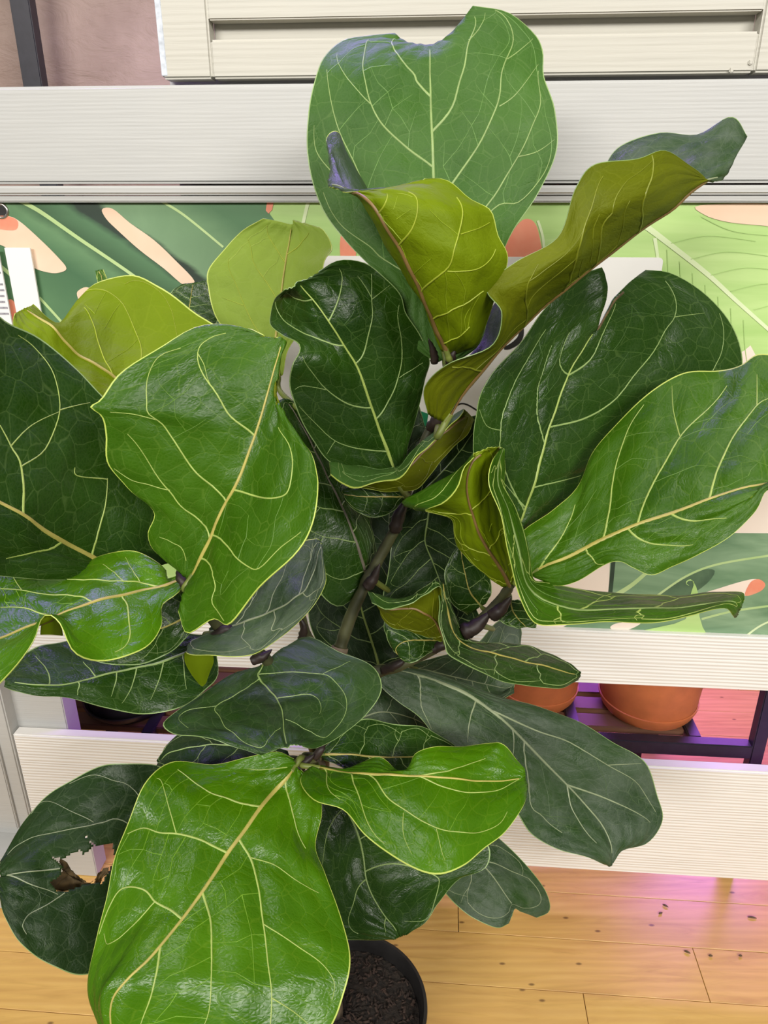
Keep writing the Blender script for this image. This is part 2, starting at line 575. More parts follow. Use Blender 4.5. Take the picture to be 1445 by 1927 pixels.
# ------------------------------------------------------------------ the setting: floor boards, back wall
rng = random.Random(7)
fl_me = bpy.data.meshes.new('floor')
c = [W(-2.2, -0.9, -0.02), W(2.2, -0.9, -0.02), W(2.2, 1.5, -0.02), W(-2.2, 1.5, -0.02)]
fl_me.from_pydata([tuple(v) for v in c], [], [(0, 1, 2, 3)])
fl_me.materials.append(HOLE)
floor = tag(link('floor', fl_me), 'varnished honey pine board floor under the display stand', kind='structure')
PL = 0.112
seam_b = fp(1272, 1781)[1]
joint = {0: [-1.1, fp(1305, 1790)[0] - 0.0], 1: [-0.62, fp(1322, 1830)[0]], 2: [-0.35, 1.25]}
k0 = -7
for k in range(k0, 19):
    b1 = seam_b + (0 - k) * -PL * -1 if False else seam_b + k * PL
    cuts = sorted([-2.2] + [rng.uniform(-1.6, -0.5), rng.uniform(-0.1, 0.5) if k != -1 else fp(1305, 1790)[0], rng.uniform(0.95, 1.7)] + [2.2])
    for a0, a1 in zip(cuts[:-1], cuts[1:]):
        bevel_box('floor_board', a0 + 0.0007, a1 - 0.0007, b1 + 0.0007, b1 + PL - 0.0007, -0.02, rng.uniform(-0.0005, 0.0), FLOORM, floor, 0.0004, segs=1)

bevel_box('wall_back', -2.2, 2.2, 1.5, 1.56, -0.02, 2.6, WALLM)
tag(bpy.data.objects['wall_back'], 'plain dull wall far behind the stand', kind='structure')

# ------------------------------------------------------------------ white wooden display stand
zt0 = wp(722, 345)[1]; zt1 = wp(722, 155)[1]
zm1 = wp(722, 349)[1]; zm0 = wp(722, 381)[1]
zr1 = wp(1212, 1192)[1]; zr0 = wp(1212, 1291)[1]
zb1 = wp(1335, 1449)[1]; zb0 = wp(1212, 1645)[1]
A0, A1 = wp(20, 1372)[0], 1.35
stand = empty('display_stand', W(0.2, 0.02, 0))
tag(stand, 'white painted wooden display stand with wide horizontal boards behind the fig', 'display stand')
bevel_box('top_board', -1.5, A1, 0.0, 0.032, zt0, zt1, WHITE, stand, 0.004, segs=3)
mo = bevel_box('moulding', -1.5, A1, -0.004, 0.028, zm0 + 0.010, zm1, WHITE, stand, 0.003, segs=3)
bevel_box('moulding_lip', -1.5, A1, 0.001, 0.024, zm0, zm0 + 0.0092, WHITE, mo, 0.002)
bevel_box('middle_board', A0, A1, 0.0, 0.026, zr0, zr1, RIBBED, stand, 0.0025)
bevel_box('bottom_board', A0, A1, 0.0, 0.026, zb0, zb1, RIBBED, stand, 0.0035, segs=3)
# left post, rear stile and foot
post = bevel_box('post', A0 - 0.20, A0 - 0.001, -0.004, 0.05, 0.03, zm0 - 0.004, WHITE, stand, 0.003)
bevel_box('post_panel', A0 - 0.19, A0 - 0.028, -0.012, -0.004, 0.17, zr1 - 0.05, WHITE, post, 0.002)
bevel_box('foot', A0 - 0.24, A0 - 0.004, -0.07, 0.06, 0.0, 0.15, WHITE, stand, 0.004)
s1 = wp(128, 1365, 0.03)[0]
bevel_box('rear_stile', A0 - 0.05, s1, 0.0265, 0.075, 0.0, zm0, WHITE, stand, 0.002)
bevel_box('rear_stile', A1 - 0.1, A1, 0.0265, 0.075, 0.0, zm0, WHITE, stand, 0.002)
bevel_box('rear_stile', 1.06, 1.14, 0.0265, 0.06, zr0, zm0, WHITE, stand, 0.002)
bevel_box('back_rail', wp(300, 150)[0], A1, 0.041, 0.06, zt0 - 0.05, zt1 + 0.03, WHITE, stand, 0.002)

# ------------------------------------------------------------------ printed banner between the boards
BB = 0.012
banner = empty('printed_banner', W(0, BB, zr1))
tag(banner, 'banner printed with monstera leaves on peach, fixed inside the white stand', 'banner')


def sheet(name, a0, a1, z0, z1, b, m, parent, th=0.0012):
    return bevel_box(name, a0, a1, b, b + th, z0, z1, m, parent, 0.0002, segs=1)


sheet('vinyl_sheet', -1.45, A1 - 0.02, zr1 - 0.02, zm0 + 0.004, BB, PR_LIGHT, banner)
LAY = [0]


def printed(name, pts, m, closed_smooth=4, layer=1):
    """flat printed shape from pixel outline, laid on the banner"""
    P = crv(pts, closed_smooth, True) if closed_smooth > 1 else np.array(pts, float)
    LAY[0] += 1
    b = BB - 0.00025 * layer - 0.000004 * LAY[0]
    vs = []
    for x, y in P:
        a, z = wp(x, y, b)
        vs.append(W(a, b, min(max(z, zr1 - 0.02), zm0 + 0.004)))
    o = mesh(name, vs, [tuple(range(len(vs)))], m, banner)
    return o


def printed_line(name, pts, w0, w1, m, layer=3):
    P = crv(pts, 8)
    T = np.gradient(P, axis=0)
    T /= np.linalg.norm(T, axis=1)[:, None]
    nrm = np.stack([-T[:, 1], T[:, 0]], 1)
    w = np.linspace(w0, w1, len(P))[:, None] / 2
    A_, B_ = P + nrm * w, P - nrm * w
    LAY[0] += 1
    b = BB - 0.00025 * layer - 0.000004 * LAY[0]
    vs = []
    for x, y in list(A_) + list(B_):
        a, z = wp(x, y, b)
        vs.append(W(a, b, min(max(z, zr1 - 0.02), zm0 + 0.004)))
    n = len(P)
    mesh(name, vs, [(i, i + 1, n + i + 1, n + i) for i in range(n - 1)], m, banner)


printed('printed_leaf', [(-400, 340), (420, 360), (512, 372), (502, 395), (520, 420), (600, 460), (560, 640), (540, 900), (-400, 900)], PR_DARK, 1, 1)
printed('printed_gap', [(-40, 405), (10, 406), (35, 415), (75, 450), (110, 485), (125, 505), (112, 513), (92, 513), (60, 502), (20, 470), (-40, 440)], PR_PEACH, 4, 4)
printed('printed_gap_blush', [(-20, 408), (15, 407), (33, 416), (30, 432), (5, 432), (-20, 425)], PR_CORAL, 4, 5)
printed('printed_gap', [(192, 394), (212, 393), (245, 420), (290, 452), (330, 490), (366, 529), (347, 537), (308, 505), (262, 470), (222, 434), (200, 412)], PR_PEACH, 4, 4)
printed('printed_gap', [(145, 556), (150, 545), (166, 541), (180, 560), (160, 585)], PR_PEACH, 4, 4)
printed('printed_gap', [(12, 570), (25, 566), (35, 600), (20, 640), (10, 610)], PR_CORAL, 4, 4)
printed_line('printed_vein', [(30, 374), (75, 398), (150, 450), (250, 518), (360, 600)], 8, 5, PR_VEIN)
printed_line('printed_vein', [(295, 374), (345, 404), (420, 465)], 5, 4, PR_VEIN)
printed_line('printed_vein', [(74, 560), (115, 605), (180, 680)], 5, 4, PR_VEIN)
printed_line('printed_vein', [(0, 500), (40, 540), (100, 640)], 7, 6, PR_VEIN)
printed('printed_gap', [(503, 374), (516, 374), (512, 395), (505, 402), (500, 396)], PR_CORAL, 1, 4)
printed_line('printed_vein', [(582, 372), (576, 395), (568, 430)], 7, 6, PR_VEINL)
printed('printed_gap', [(640, 478), (642, 440), (655, 425), (668, 440), (668, 500), (650, 520)], PR_CORAL, 4, 4)
printed('printed_gap', [(938, 500), (955, 455), (972, 425), (988, 412), (1004, 417), (1014, 440), (1018, 490), (980, 520)], PR_CORAL, 4, 4)
printed_line('printed_vein', [(1012, 415), (1022, 450), (1024, 500)], 5, 5, PR_VEINL)
printed('printed_gap', [(1318, 386), (1470, 386), (1470, 428), (1440, 425), (1370, 418), (1325, 404)], PR_PEACH, 4, 4)
printed_line('printed_vein', [(1205, 418), (1250, 452), (1330, 515), (1390, 570), (1480, 650)], 12, 6, PR_VEINL)
printed_line('printed_vein', [(1232, 448), (1238, 490), (1236, 520)], 7, 4, PR_VEINL)
PR_VD = print_mat('print_fine_vein', (0.31, 0.49, 0.14), (0.38, 0.55, 0.19), scale=9)
for i, y0 in enumerate((440, 470, 500, 530, 565, 600)):
    x0 = 1262 + (y0 - 440) * 1.25
    printed_line('printed_fine_vein', [(x0, y0 + 18), (x0 + 70, y0 + 4), (x0 + 160, y0 + 14)], 1.6, 1.0, PR_VD)
for i in range(7):
    x0 = 1255 + i * 24
    y0 = 470 + i * 22
    printed_line('printed_fine_vein', [(x0, y0), (x0 + 5, y0 + 70), (x0 + 22, y0 + 150)], 1.6, 1.0, PR_VD)
printed_line('printed_fine_vein', [(1320, 408), (1380, 435), (1470, 445)], 2, 1.2, PR_VD)
# lower right of the banner: pale peach ground, big sage leaf with a coral-tipped gap
printed('printed_ground', [(560, 900), (1000, 850), (1400, 660), (1412, 650), (1470, 760), (1520, 1210), (560, 1210)], PR_CREAM, 1, 1)
printed('printed_leaf', [(1148, 1055), (1160, 1045), (1215, 1020), (1330, 1008), (1380, 1003), (1520, 1004), (1520, 1215), (985, 1215), (1060, 1180), (1145, 1130)], PR_SAGE, 1, 2)
printed('printed_leaf_shadow', [(1150, 1058), (1158, 1056), (1152, 1120), (1144, 1120)], PR_BLACK, 1, 3)
printed('printed_leaf_shadow', [(1235, 1124), (1290, 1085), (1320, 1072), (1345, 1074), (1330, 1098), (1290, 1122)], PR_SHADE, 3, 3)
printed('printed_gap', [(1310, 1122), (1350, 1108), (1400, 1093), (1425, 1090), (1440, 1100), (1430, 1112), (1400, 1122), (1350, 1130)], PR_CREAM, 4, 4)
printed('printed_gap_blush', [(1402, 1121), (1412, 1096), (1428, 1090), (1440, 1100), (1430, 1113)], PR_CORAL, 4, 5)
printed('printed_gap', [(1148, 1180), (1165, 1172), (1205, 1172), (1185, 1184), (1160, 1187)], PR_CREAM, 4, 4)
printed('printed_young_leaf', [(1298, 1125), (1302, 1110), (1306, 1095), (1296, 1093), (1292, 1098), (1297, 1102), (1292, 1100), (1291, 1094), (1299, 1090), (1306, 1097), (1313, 1115), (1316, 1160), (1322, 1180), (1316, 1198), (1180, 1196), (1240, 1180), (1290, 1165)], PR_LIGHT, 2, 5)
printed_line('printed_vein', [(1150, 1125), (1190, 1100), (1230, 1065)], 9, 6, PR_VEIN)
printed_line('printed_vein', [(1235, 1122), (1290, 1085), (1350, 1062), (1450, 1045)], 4, 4, PR_VEIN)
printed_line('printed_vein', [(1320, 1165), (1380, 1150), (1450, 1140)], 4, 4, PR_VEIN)
printed_line('printed_vein', [(1400, 1200), (1430, 1178), (1470, 1160)], 4, 3, PR_VEINL)
# grommet
ga, gz = wp(3, 397, BB)
gr = mesh('grommet', *(lambda: (
    [W(ga + (r_ * math.cos(t)), BB - h_, gz + r_ * math.sin(t)) for r_, h_ in ((0.0118, 0.0004), (0.0110, 0.0030), (0.0085, 0.0030), (0.0072, 0.0006)) for t in [2 * math.pi * k / 28 for k in range(28)]],
    [(i * 28 + k, i * 28 + (k + 1) % 28, (i + 1) * 28 + (k + 1) % 28, (i + 1) * 28 + k) for i in range(3) for k in range(28)]))(), STEEL, banner, True)
mesh('grommet_hole', [W(ga + 0.0078 * math.cos(t), BB - 0.0011, gz + 0.0078 * math.sin(t)) for t in [2 * math.pi * k / 24 for k in range(24)]], [tuple(range(24))], HOLE, gr)

# ------------------------------------------------------------------ white cards in front of the banner
def card(name, px0, py0, px1, b, h, label, th=0.003, corner=0.006):
    a0, z1 = wp(px0, py0, b)
    a1 = wp(px1, py0, b)[0]
    z0 = z1 - h
    pts = []
    for cx, cz, s0 in ((a1 - corner, z1 - corner, 0), (a0 + corner, z1 - corner, 1), (a0 + corner, z0 + corner, 2), (a1 - corner, z0 + corner, 3)):
        for k in range(6):
            t = (s0 + k / 5) * math.pi / 2
            pts.append((cx + corner * math.cos(t), cz + corner * math.sin(t)))
    n = len(pts)
    vs = [W(a, b, z) for a, z in pts] + [W(a, b + th, z) for a, z in pts]
    fs = [tuple(range(n)), tuple(range(2 * n - 1, n - 1, -1))] + [(i, (i + 1) % n, n + (i + 1) % n, n + i)[::-1] for i in range(n)]
    o = mesh(name, vs, fs, PAPER)
    tag(o, label, 'sign')
    return o


sign = card('white_board', 500, 481, 1249, BB - 0.014, 0.46, 'large plain white board with rounded corner standing behind the fig crown')
ring_pts = [at(x, y, 1.12) for x, y in ()]
# black printed ring marks on the board
def board_mark(pts, w):
    P = crv(pts, 8)
    T = np.gradient(P, axis=0); T /= np.linalg.norm(T, axis=1)[:, None]
    nr = np.stack([-T[:, 1], T[:, 0]], 1) * np.interp(np.linspace(0, 1, len(P)), np.linspace(0, 1, len(w)), w)[:, None] / 2
    bb = BB - 0.0143
    vs = [W(*(lambda q: (q[0], bb, q[1]))(wp(x, y, bb))) for x, y in list(P + nr) + list(P - nr)]
    n = len(P)
    mesh('printed_mark', vs, [(i, i + 1, n + i + 1, n + i) for i in range(n - 1)], INK, sign)


board_mark([(948, 655), (958, 653), (972, 644), (980, 632), (981, 615), (972, 600)], [6, 9, 11, 10, 8, 6])
board_mark([(855, 768), (866, 760), (880, 762), (900, 774)], [2, 3, 3, 3])
card('white_card', 8, 466, 56, BB - 0.010, 0.17, 'narrow blank white card standing on the banner beside the metal grommet', corner=0.0012)
tc_ = card('text_card', -60, 470, -4, BB - 0.012, 0.26, 'white paper card with small grey print at the far edge of the banner', corner=0.0012)
for k in range(9):
    y = 500 + 11 * k
    a0, z = wp(-38, y, BB - 0.0123)
    a1 = wp(-7 + 0.22 * (y - 470) - random.Random(k).uniform(0, 6), y, BB - 0.0123)[0]
    a1 = min(a1, wp(-6, 470, BB - 0.0123)[0])
    mesh('print_line', [W(a0, BB - 0.0123, z), W(a1, BB - 0.0123, z), W(a1, BB - 0.0123, z - 0.003), W(a0, BB - 0.0123, z - 0.003)], [(0, 1, 2, 3)], simple('grey_print_%d' % k, (0.28, 0.27, 0.30), 0.6, 0.3, 300), tc_)
gt = [at(x, y, 1.02) for x, y in ((786, 772), (806, 779), (803, 800), (790, 830), (780, 830))]
mesh('plant_tag', [*gt, *[p + np.array([0, 0.0015, 0]) for p in gt]], [(0, 1, 2, 3, 4), (9, 8, 7, 6, 5)] + [(i, (i + 1) % 5, 5 + (i + 1) % 5, 5 + i)[::-1] for i in range(5)], GREENP)
tag(bpy.data.objects['plant_tag'], 'small green plastic plant tag behind the fig stem', 'plant tag')

# ------------------------------------------------------------------ cream louvred shutter resting above the stand
SB = 0.006
sa0, sz0 = wp(306, 149, SB)
sa1 = wp(1431, 60, SB)[0]
si = wp(392, 50, SB)[0]
g0 = wp(900, 66, SB)[1]; g1 = wp(900, 29, SB)[1]
sh = empty('shutter', W((sa0 + sa1) / 2, SB, sz0))
tag(sh, 'cream painted wooden shutter with a recessed slot, lying along the stand top', 'shutter')
bevel_box('stile', sa0, si, SB, SB + 0.030, sz0, 1.70, SHUTTER, sh, 0.003, segs=3)
bevel_box('stile', sa1, sa1 + 0.085, SB, SB + 0.030, sz0, 1.70, SHUTTER, sh, 0.003, segs=3)
bevel_box('bottom_rail', si, sa1, SB + 0.001, SB + 0.029, sz0, g0, SHUTTER, sh, 0.003, segs=3)
gap = g1 - g0
z = g1
while z < 1.66:
    z2 = min(z + 0.075, 1.695)
    bevel_box('slat', si, sa1, SB + 0.001, SB + 0.027, z, z2, SHUTTER, sh, 0.002)
    z = z2 + gap
bevel_box('recess_back', si, sa1, SB + 0.0275, SB + 0.034, sz0 + 0.01, 1.69, SHUTTER, sh, 0.001)
SCUFF = simple('bluish_worn_paint', (0.56, 0.60, 0.66), 0.6, 0.25, 90)
bevel_box('worn_edge', sa0 - 0.0006, sa0 + 0.0075, SB - 0.0007, SB + 0.002, sz0 + 0.004, 1.69, SCUFF, sh, 0.0005)
for x, y in ((1412, 116), (1376, 131)):
    a, z = wp(x, y, SB)
    bevel_box('paint_drip', a - 0.0025, a + 0.0025, SB - 0.002, SB + 0.003, z - 0.004, z + 0.002, SHUTTER, sh, 0.0012)

# ------------------------------------------------------------------ fabric backdrop and rack behind the stand
FB = 0.68
na, nz = 90, 60
vs, fs = [], []
rr = np.random.RandomState(3)
waves = [(rr.uniform(2, 9), rr.uniform(3, 16), rr.uniform(0, 6.28), rr.uniform(0.002, 0.006)) for _ in range(14)]
for j in range(nz + 1):
    for i in range(na + 1):
        a = -1.6 + 3.0 * i / na
        z = 0.95 + 1.25 * j / nz
        d = sum(am * math.sin(fa * a + fz * z + ph + 1.3 * math.sin(2.5 * a)) for fa, fz, ph, am in waves)
        vs.append(W(a, FB + d, z))
for j in range(nz):
    for i in range(na):
        k = j * (na + 1) + i
        fs.append((k, k + 1, k + na + 2, k + na + 1))
cl = mesh('fabric_backdrop', vs, fs, CLOTH, smooth=True)
sol = cl.modifiers.new('thickness', 'SOLIDIFY'); sol.thickness = 0.002
tag(cl, 'crinkled dusty mauve fabric hanging behind the shutter', 'fabric')

RK = 0.56
u1 = wp(48, 80, RK)[0]
up_ = empty('shelf_frame', W(u1, RK, 0))
tag(up_, 'tall black square steel frame standing in front of the mauve fabric', 'shelf frame')
bevel_box('upright', u1 - 0.0205, u1 + 0.0205, RK, RK + 0.03, 0.0, 2.3, BLACKM, up_, 0.002)
bevel_box('upright', u1 + 1.45, u1 + 1.491, RK, RK + 0.03, 0.0, 2.3, BLACKM, up_, 0.002)
bevel_box('crossbar', u1 + 0.021, u1 + 1.449, RK, RK + 0.03, 2.22, 2.26, BLACKM, up_, 0.002)

# low plant racks seen through the gap
rb0, rb1, T_ = 0.13, 0.49, 0.026


def make_rack(name, ra0, ra1, zf, rail_a, label):
    rack = empty(name, W((ra0 + ra1) / 2, rb0, 0))
    tag(rack, label, 'rack', 'low plant racks')
    for b in (rb0, rb1):
        bevel_box('rail', ra0, ra1, b, b + T_, zf - 0.032, zf, BLACKM, rack, 0.002)
        for a in (ra0, ra1 if b == rb0 else rail_a):
            bevel_box('leg', a, a + 0.026, b, b + T_, 0.0, 0.62 if name == 'plant_rack' and b == rb0 else zf, BLACKM, rack, 0.002)
    for a in (ra0, (ra0 + rail_a) / 2, rail_a):
        bevel_box('side_rail', a, a + 0.026, rb0 + T_, rb1, zf - 0.03, zf - 0.001, BLACKM, rack, 0.002)
    for k in range(5):
        b = rb0 + 0.05 + k * 0.060
        bevel_box('slat', ra0 + 0.026, rail_a - 0.002, b, b + 0.045, zf - 0.022, zf - 0.006, SLAT, rack, 0.002)
    return rack


zf = wp(1200, 1395, rb0)[1]
zl = wp(250, 1392, rb0)[1]
make_rack('plant_rack', wp(850, 1395, rb0)[0], wp(1418, 1400, rb0)[0], zf, wp(1325, 1390, rb0)[0] - 0.02, 'low black steel rack under the two orange pots')
make_rack('plant_rack', wp(40, 1395, rb0)[0], wp(480, 1395, rb0)[0], zl, wp(480, 1395, rb0)[0], 'low black steel rack under the black pot')


def terracotta(px, py, rad, b, label, m=TERRA, h=0.20, z0=None):
    a = wp(px, py, b)[0]
    base = W(a, b, (z0 or zf) - 0.006)
    t = empty('terracotta_pot', base)
    tag(t, label, 'plant pot', 'pots on the low racks')
    body = lathe('body', base, [(0, 0.012), (rad * 0.88, 0.012), (rad * 0.945, 0.024), (rad * 0.962, 0.034), (rad * 1.07, h), (rad * 1.085, h), (rad * 1.085, h + 0.03), (rad * 1.04, h + 0.03), (rad * 1.0, h), (0, h - 0.005)], m, t)
    lathe('saucer', base, [(0, 0.0), (rad * 0.86, 0.0), (rad * 0.93, 0.010), (rad * 0.985, 0.026), (rad * 0.990, 0.031), (rad * 0.965, 0.032), (rad * 0.93, 0.027), (rad * 0.88, 0.026)], m, t)
    return t


p1 = terracotta(1213, 1340, 0.108, rb0 + 0.137, 'larger orange terracotta pot on the black rack, right of its neighbour')
p2 = terracotta(1008, 1310, 0.093, rb0 + 0.160, 'smaller orange terracotta pot on the black rack partly behind a fig leaf')
p3 = terracotta(135, 1340, 0.062, rb0 + 0.25, 'reddish terracotta pot partly behind the black pot', TERRA2, 0.16, zl)
bpc = W(wp(250, 1345, rb0 + 0.14)[0], rb0 + 0.14, zl - 0.006)
bp = empty('black_pot', bpc)
tag(bp, 'black plastic pot with saucer on the rack behind the stand', 'plant pot', 'pots on the low racks')
lathe('body', bpc, [(0, 0.01), (0.088, 0.01), (0.092, 0.016), (0.106, 0.17), (0.114, 0.17), (0.114, 0.195), (0.108, 0.195), (0.102, 0.16), (0, 0.15)], BLACKP, bp)
lathe('saucer', bpc, [(0, 0), (0.088, 0.0), (0.102, 0.016), (0.105, 0.026), (0.101, 0.026), (0.094, 0.02)], BLACKP, bp)

# debris on the floor
for i, (x, y, an, ln) in enumerate(((1252, 1705, 0.5, 0.012), (1243, 1719, -0.4, 0.009), (1415, 1727, 0.1, 0.018), (1293, 1792, 0.4, 0.012), (1337, 1799, 0, 0.008), (1393, 1799, 0, 0.007))):
    a, b = fp(x, y, 0.002)
    ca, sa_ = math.cos(an), math.sin(an)
    path = [W(a + ca * ln * t, b - sa_ * ln * t, 0.0022 + 0.0012 * (1 - (2 * t) ** 2)) for t in (-0.5, -0.25, 0, 0.25, 0.5)]
    o = tube('debris_crumb', path, [0.0006, 0.0019, 0.0022, 0.0017, 0.0005], DEAD, None, 7)
    where = ('upper of the topmost pair', 'lower of the topmost pair', 'longest one near the picture edge', 'slanted one on the middle board', 'small one beside the board joint', 'small one past the board joint')[i]
    tag(o, 'dry brown plant crumb on the floor, ' + where, 'debris', 'plant crumbs on the floor')

# ------------------------------------------------------------------ the fig: pot, soil, stems
PC = at(655, 1890, 0.80)
HP = PC[2]
fig = empty('potted_fiddle_leaf_fig', (PC[0], PC[1], 0))
tag(fig, 'tall fiddle leaf fig with huge glossy veined leaves in a black nursery pot', 'potted plant')
pc = (PC[0], PC[1], 0.0)
lathe('pot', pc, [(0, 0.002), (0.088, 0.002), (0.092, 0.006), (0.118, HP - 0.030), (0.124, HP - 0.028), (0.128, HP - 0.004), (0.1275, HP), (0.1225, HP + 0.001), (0.1200, HP - 0.004), (0.1165, HP - 0.020), (0.1150, HP - 0.06), (0.10, HP - 0.08)], BLACKP, fig, 72)
vs, fs = [], []
nr_, ns_ = 26, 72
rs = np.random.RandomState(5)
for i in range(nr_ + 1):
    for k in range(ns_):
        r_ = 0.1155 * i / nr_
        t = 2 * math.pi * k / ns_
        vs.append((PC[0] + r_ * math.cos(t), PC[1] + r_ * math.sin(t), HP - 0.030 + 0.008 * (1 - i / nr_) + rs.uniform(-0.0025, 0.0025) * (i > 0)))
for i in range(nr_):
    for k in range(ns_):
        fs.append((i * ns_ + k, (i + 1) * ns_ + k, (i + 1) * ns_ + (k + 1) % ns_, i * ns_ + (k + 1) % ns_))
so = mesh('soil', vs, fs, SOIL, fig, True)
tag(so, kind='stuff')
vs, fs = [], []
for _ in range(700):
    r_, t = 0.112 * math.sqrt(rs.uniform(0, 1)), rs.uniform(0, 6.283)
    cx, cy, cz = PC[0] + r_ * math.cos(t), PC[1] + r_ * math.sin(t), HP - 0.027 + 0.008 * (1 - r_ / 0.115)
    l_, w_, an = rs.uniform(0.003, 0.010), rs.uniform(0.0006, 0.0022), rs.uniform(0, 6.283)
    dx, dy = math.cos(an), math.sin(an)
    i0 = len(vs)
    tz = rs.uniform(-0.003, 0.003)
    for sx, sy, h in ((-1, -1, 0), (1, -1, 0), (1, 1, 0), (-1, 1, 0), (0, 0, 1)):
        vs.append((cx + dx * l_ * sx / 2 - dy * w_ * sy, cy + dy * l_ * sx / 2 + dx * w_ * sy, cz + tz * sx + h * 0.0022))
    fs += [(i0, i0 + 1, i0 + 4), (i0 + 1, i0 + 2, i0 + 4), (i0 + 2, i0 + 3, i0 + 4), (i0 + 3, i0, i0 + 4)]
tag(mesh('soil_fibre', vs, fs, CHIP, so), kind='stuff')


def stem(name, pts, r0, r1, m, seed=0):
    P = crv([at(x, y, Y / 100) for x, y, Y in pts], 8)
    n = len(P)
    rad = np.linspace(r0, r1, n) * (1 + 0.10 * np.sin(np.arange(n) * 1.1 + seed) * (np.sin(np.arange(n) * 0.37 + seed) > 0.3))
    return tube(name, P, rad, m, fig, 12, True, 0.05, seed)


stem('trunk', [(630, 1905, 79.5), (618, 1740, 79), (606, 1560, 78), (603, 1430, 76.5), (622, 1300, 78), (640, 1218, 80)], 0.013, 0.011, BARK, 1)
stem('stem', [(640, 1218, 80), (662, 1155, 81), (690, 1095, 82), (722, 1035, 83), (748, 985, 83.3), (764, 930, 83.3), (790, 850, 83), (822, 780, 82.5), (845, 705, 79), (848, 665, 75)], 0.0082, 0.0042, STEM, 2)
stem('branch', [(625, 1310, 78), (690, 1272, 78), (750, 1252, 78), (830, 1214, 78.5), (890, 1178, 78.5), (935, 1135, 78), (962, 1100, 77)], 0.0085, 0.0052, STEM, 3)
stem('branch', [(606, 1445, 76.5), (560, 1330, 73), (500, 1240, 70), (430, 1195, 67.5), (385, 1150, 65), (358, 1092, 62)], 0.008, 0.0042, STEM, 4)
stem('branch', [(634, 1240, 80), (600, 1222, 80), (578, 1195, 80), (566, 1150, 79)], 0.007, 0.005, STEM, 5)
stem('branch', [(603, 1440, 76.5), (585, 1430, 72), (566, 1432, 68)], 0.009, 0.006, STEM, 6)


def stipule(pts, r0, seed):
    P = crv([at(x, y, Y / 100) for x, y, Y in pts], 6)
    n = len(P)
    tube('stipule', P, [max(0.0004, r0 * math.sin(math.pi * (0.35 + 0.64 * i / (n - 1)))) for i in range(n)], SHEATH, fig, 8, True, 0.18, seed)


for i, (p, r_) in enumerate((
        ([(818, 683, 75.5), (815, 660, 75), (806, 637, 74.5)], 0.004), ([(846, 683, 75), (850, 668, 74.5), (858, 656, 74.5)], 0.005),
        ([(812, 805, 82), (824, 790, 81), (833, 772, 80.5)], 0.0075), ([(870, 1190, 77), (895, 1178, 77), (925, 1150, 77)], 0.010),
        ([(925, 1160, 77), (945, 1145, 76.5), (962, 1122, 76)], 0.008), ([(815, 1222, 77.5), (840, 1212, 77), (866, 1205, 76.5)], 0.006),
        ([(690, 1105, 81), (703, 1088, 81), (715, 1060, 81)], 0.007), ([(742, 1000, 82), (752, 965, 82), (768, 940, 82)], 0.008),
        ([(352, 1102, 60.5), (340, 1088, 60.8), (334, 1068, 61.5)], 0.005), ([(400, 1200, 66), (425, 1185, 66), (450, 1188, 66.5)], 0.006),
        ([(556, 1448, 66.5), (572, 1436, 67), (592, 1420, 67.5)], 0.007), ([(592, 1425, 68), (605, 1410, 68), (612, 1395, 69)], 0.005),
        ([(475, 1243, 69), (495, 1235, 69), (512, 1222, 69.5)], 0.006), ([(566, 1205, 78.5), (572, 1180, 78.5), (562, 1160, 78.5)], 0.005),
        ([(720, 1262, 77.5), (745, 1252, 77), (765, 1240, 77)], 0.006))):
    stipule(p, r_, i)

# ------------------------------------------------------------------ the fig: leaves
TH_LEAF = 0.0008
V_LIME = simple('lime_underside_vein', (0.30, 0.36, 0.025), 0.5, 0.12, 60)
CAMP = np.array([0, 0, CAM_H])


def hermite(P, u, uu):
    """cubic interpolation of rows P (n,...) at params u, evaluated at uu (finite-difference tangents)"""
    n = len(P)
    M = np.zeros_like(P)
    for i in range(n):
        if i == 0:
            M[i] = (P[1] - P[0]) / (u[1] - u[0])
        elif i == n - 1:
            M[i] = (P[-1] - P[-2]) / (u[-1] - u[-2])
        else:
            d0 = (P[i] - P[i - 1]) / (u[i] - u[i - 1])
            d1 = (P[i + 1] - P[i]) / (u[i + 1] - u[i])
            w = (u[i] - u[i - 1]) / (u[i + 1] - u[i - 1])
            M[i] = d0 * (1 - w) + d1 * w
    out = []
    for x in uu:
        i = min(max(int(np.searchsorted(u, x) - 1), 0), n - 2)
        h = u[i + 1] - u[i]
        t = (x - u[i]) / h
        out.append((2 * t ** 3 - 3 * t * t + 1) * P[i] + (t ** 3 - 2 * t * t + t) * h * M[i] + (-2 * t ** 3 + 3 * t * t) * P[i + 1] + (t ** 3 - t * t) * h * M[i + 1])
    return np.array(out)


def parse(rows):
    out = []
    for r in rows.strip().split('|'):
        pts = [tuple(float(v) for v in p.split(',')) for p in r.split()]
        out.append(pts)
    return out


def in_poly(x, y, poly):
    c = False
    n = len(poly)
    for i in range(n):
        x1, y1 = poly[i]
        x2, y2 = poly[i - 1]
        if (y1 > y) != (y2 > y) and x < (x2 - x1) * (y - y1) / (y2 - y1) + x1:
            c = not c
    return c


def project(p):
    d = p - CAMP
    z = d[1] * CP - d[2] * SP
    return PW / 2 + FPX * d[0] / z, PH / 2 - FPX * (d[1] * SP + d[2] * CP) / z


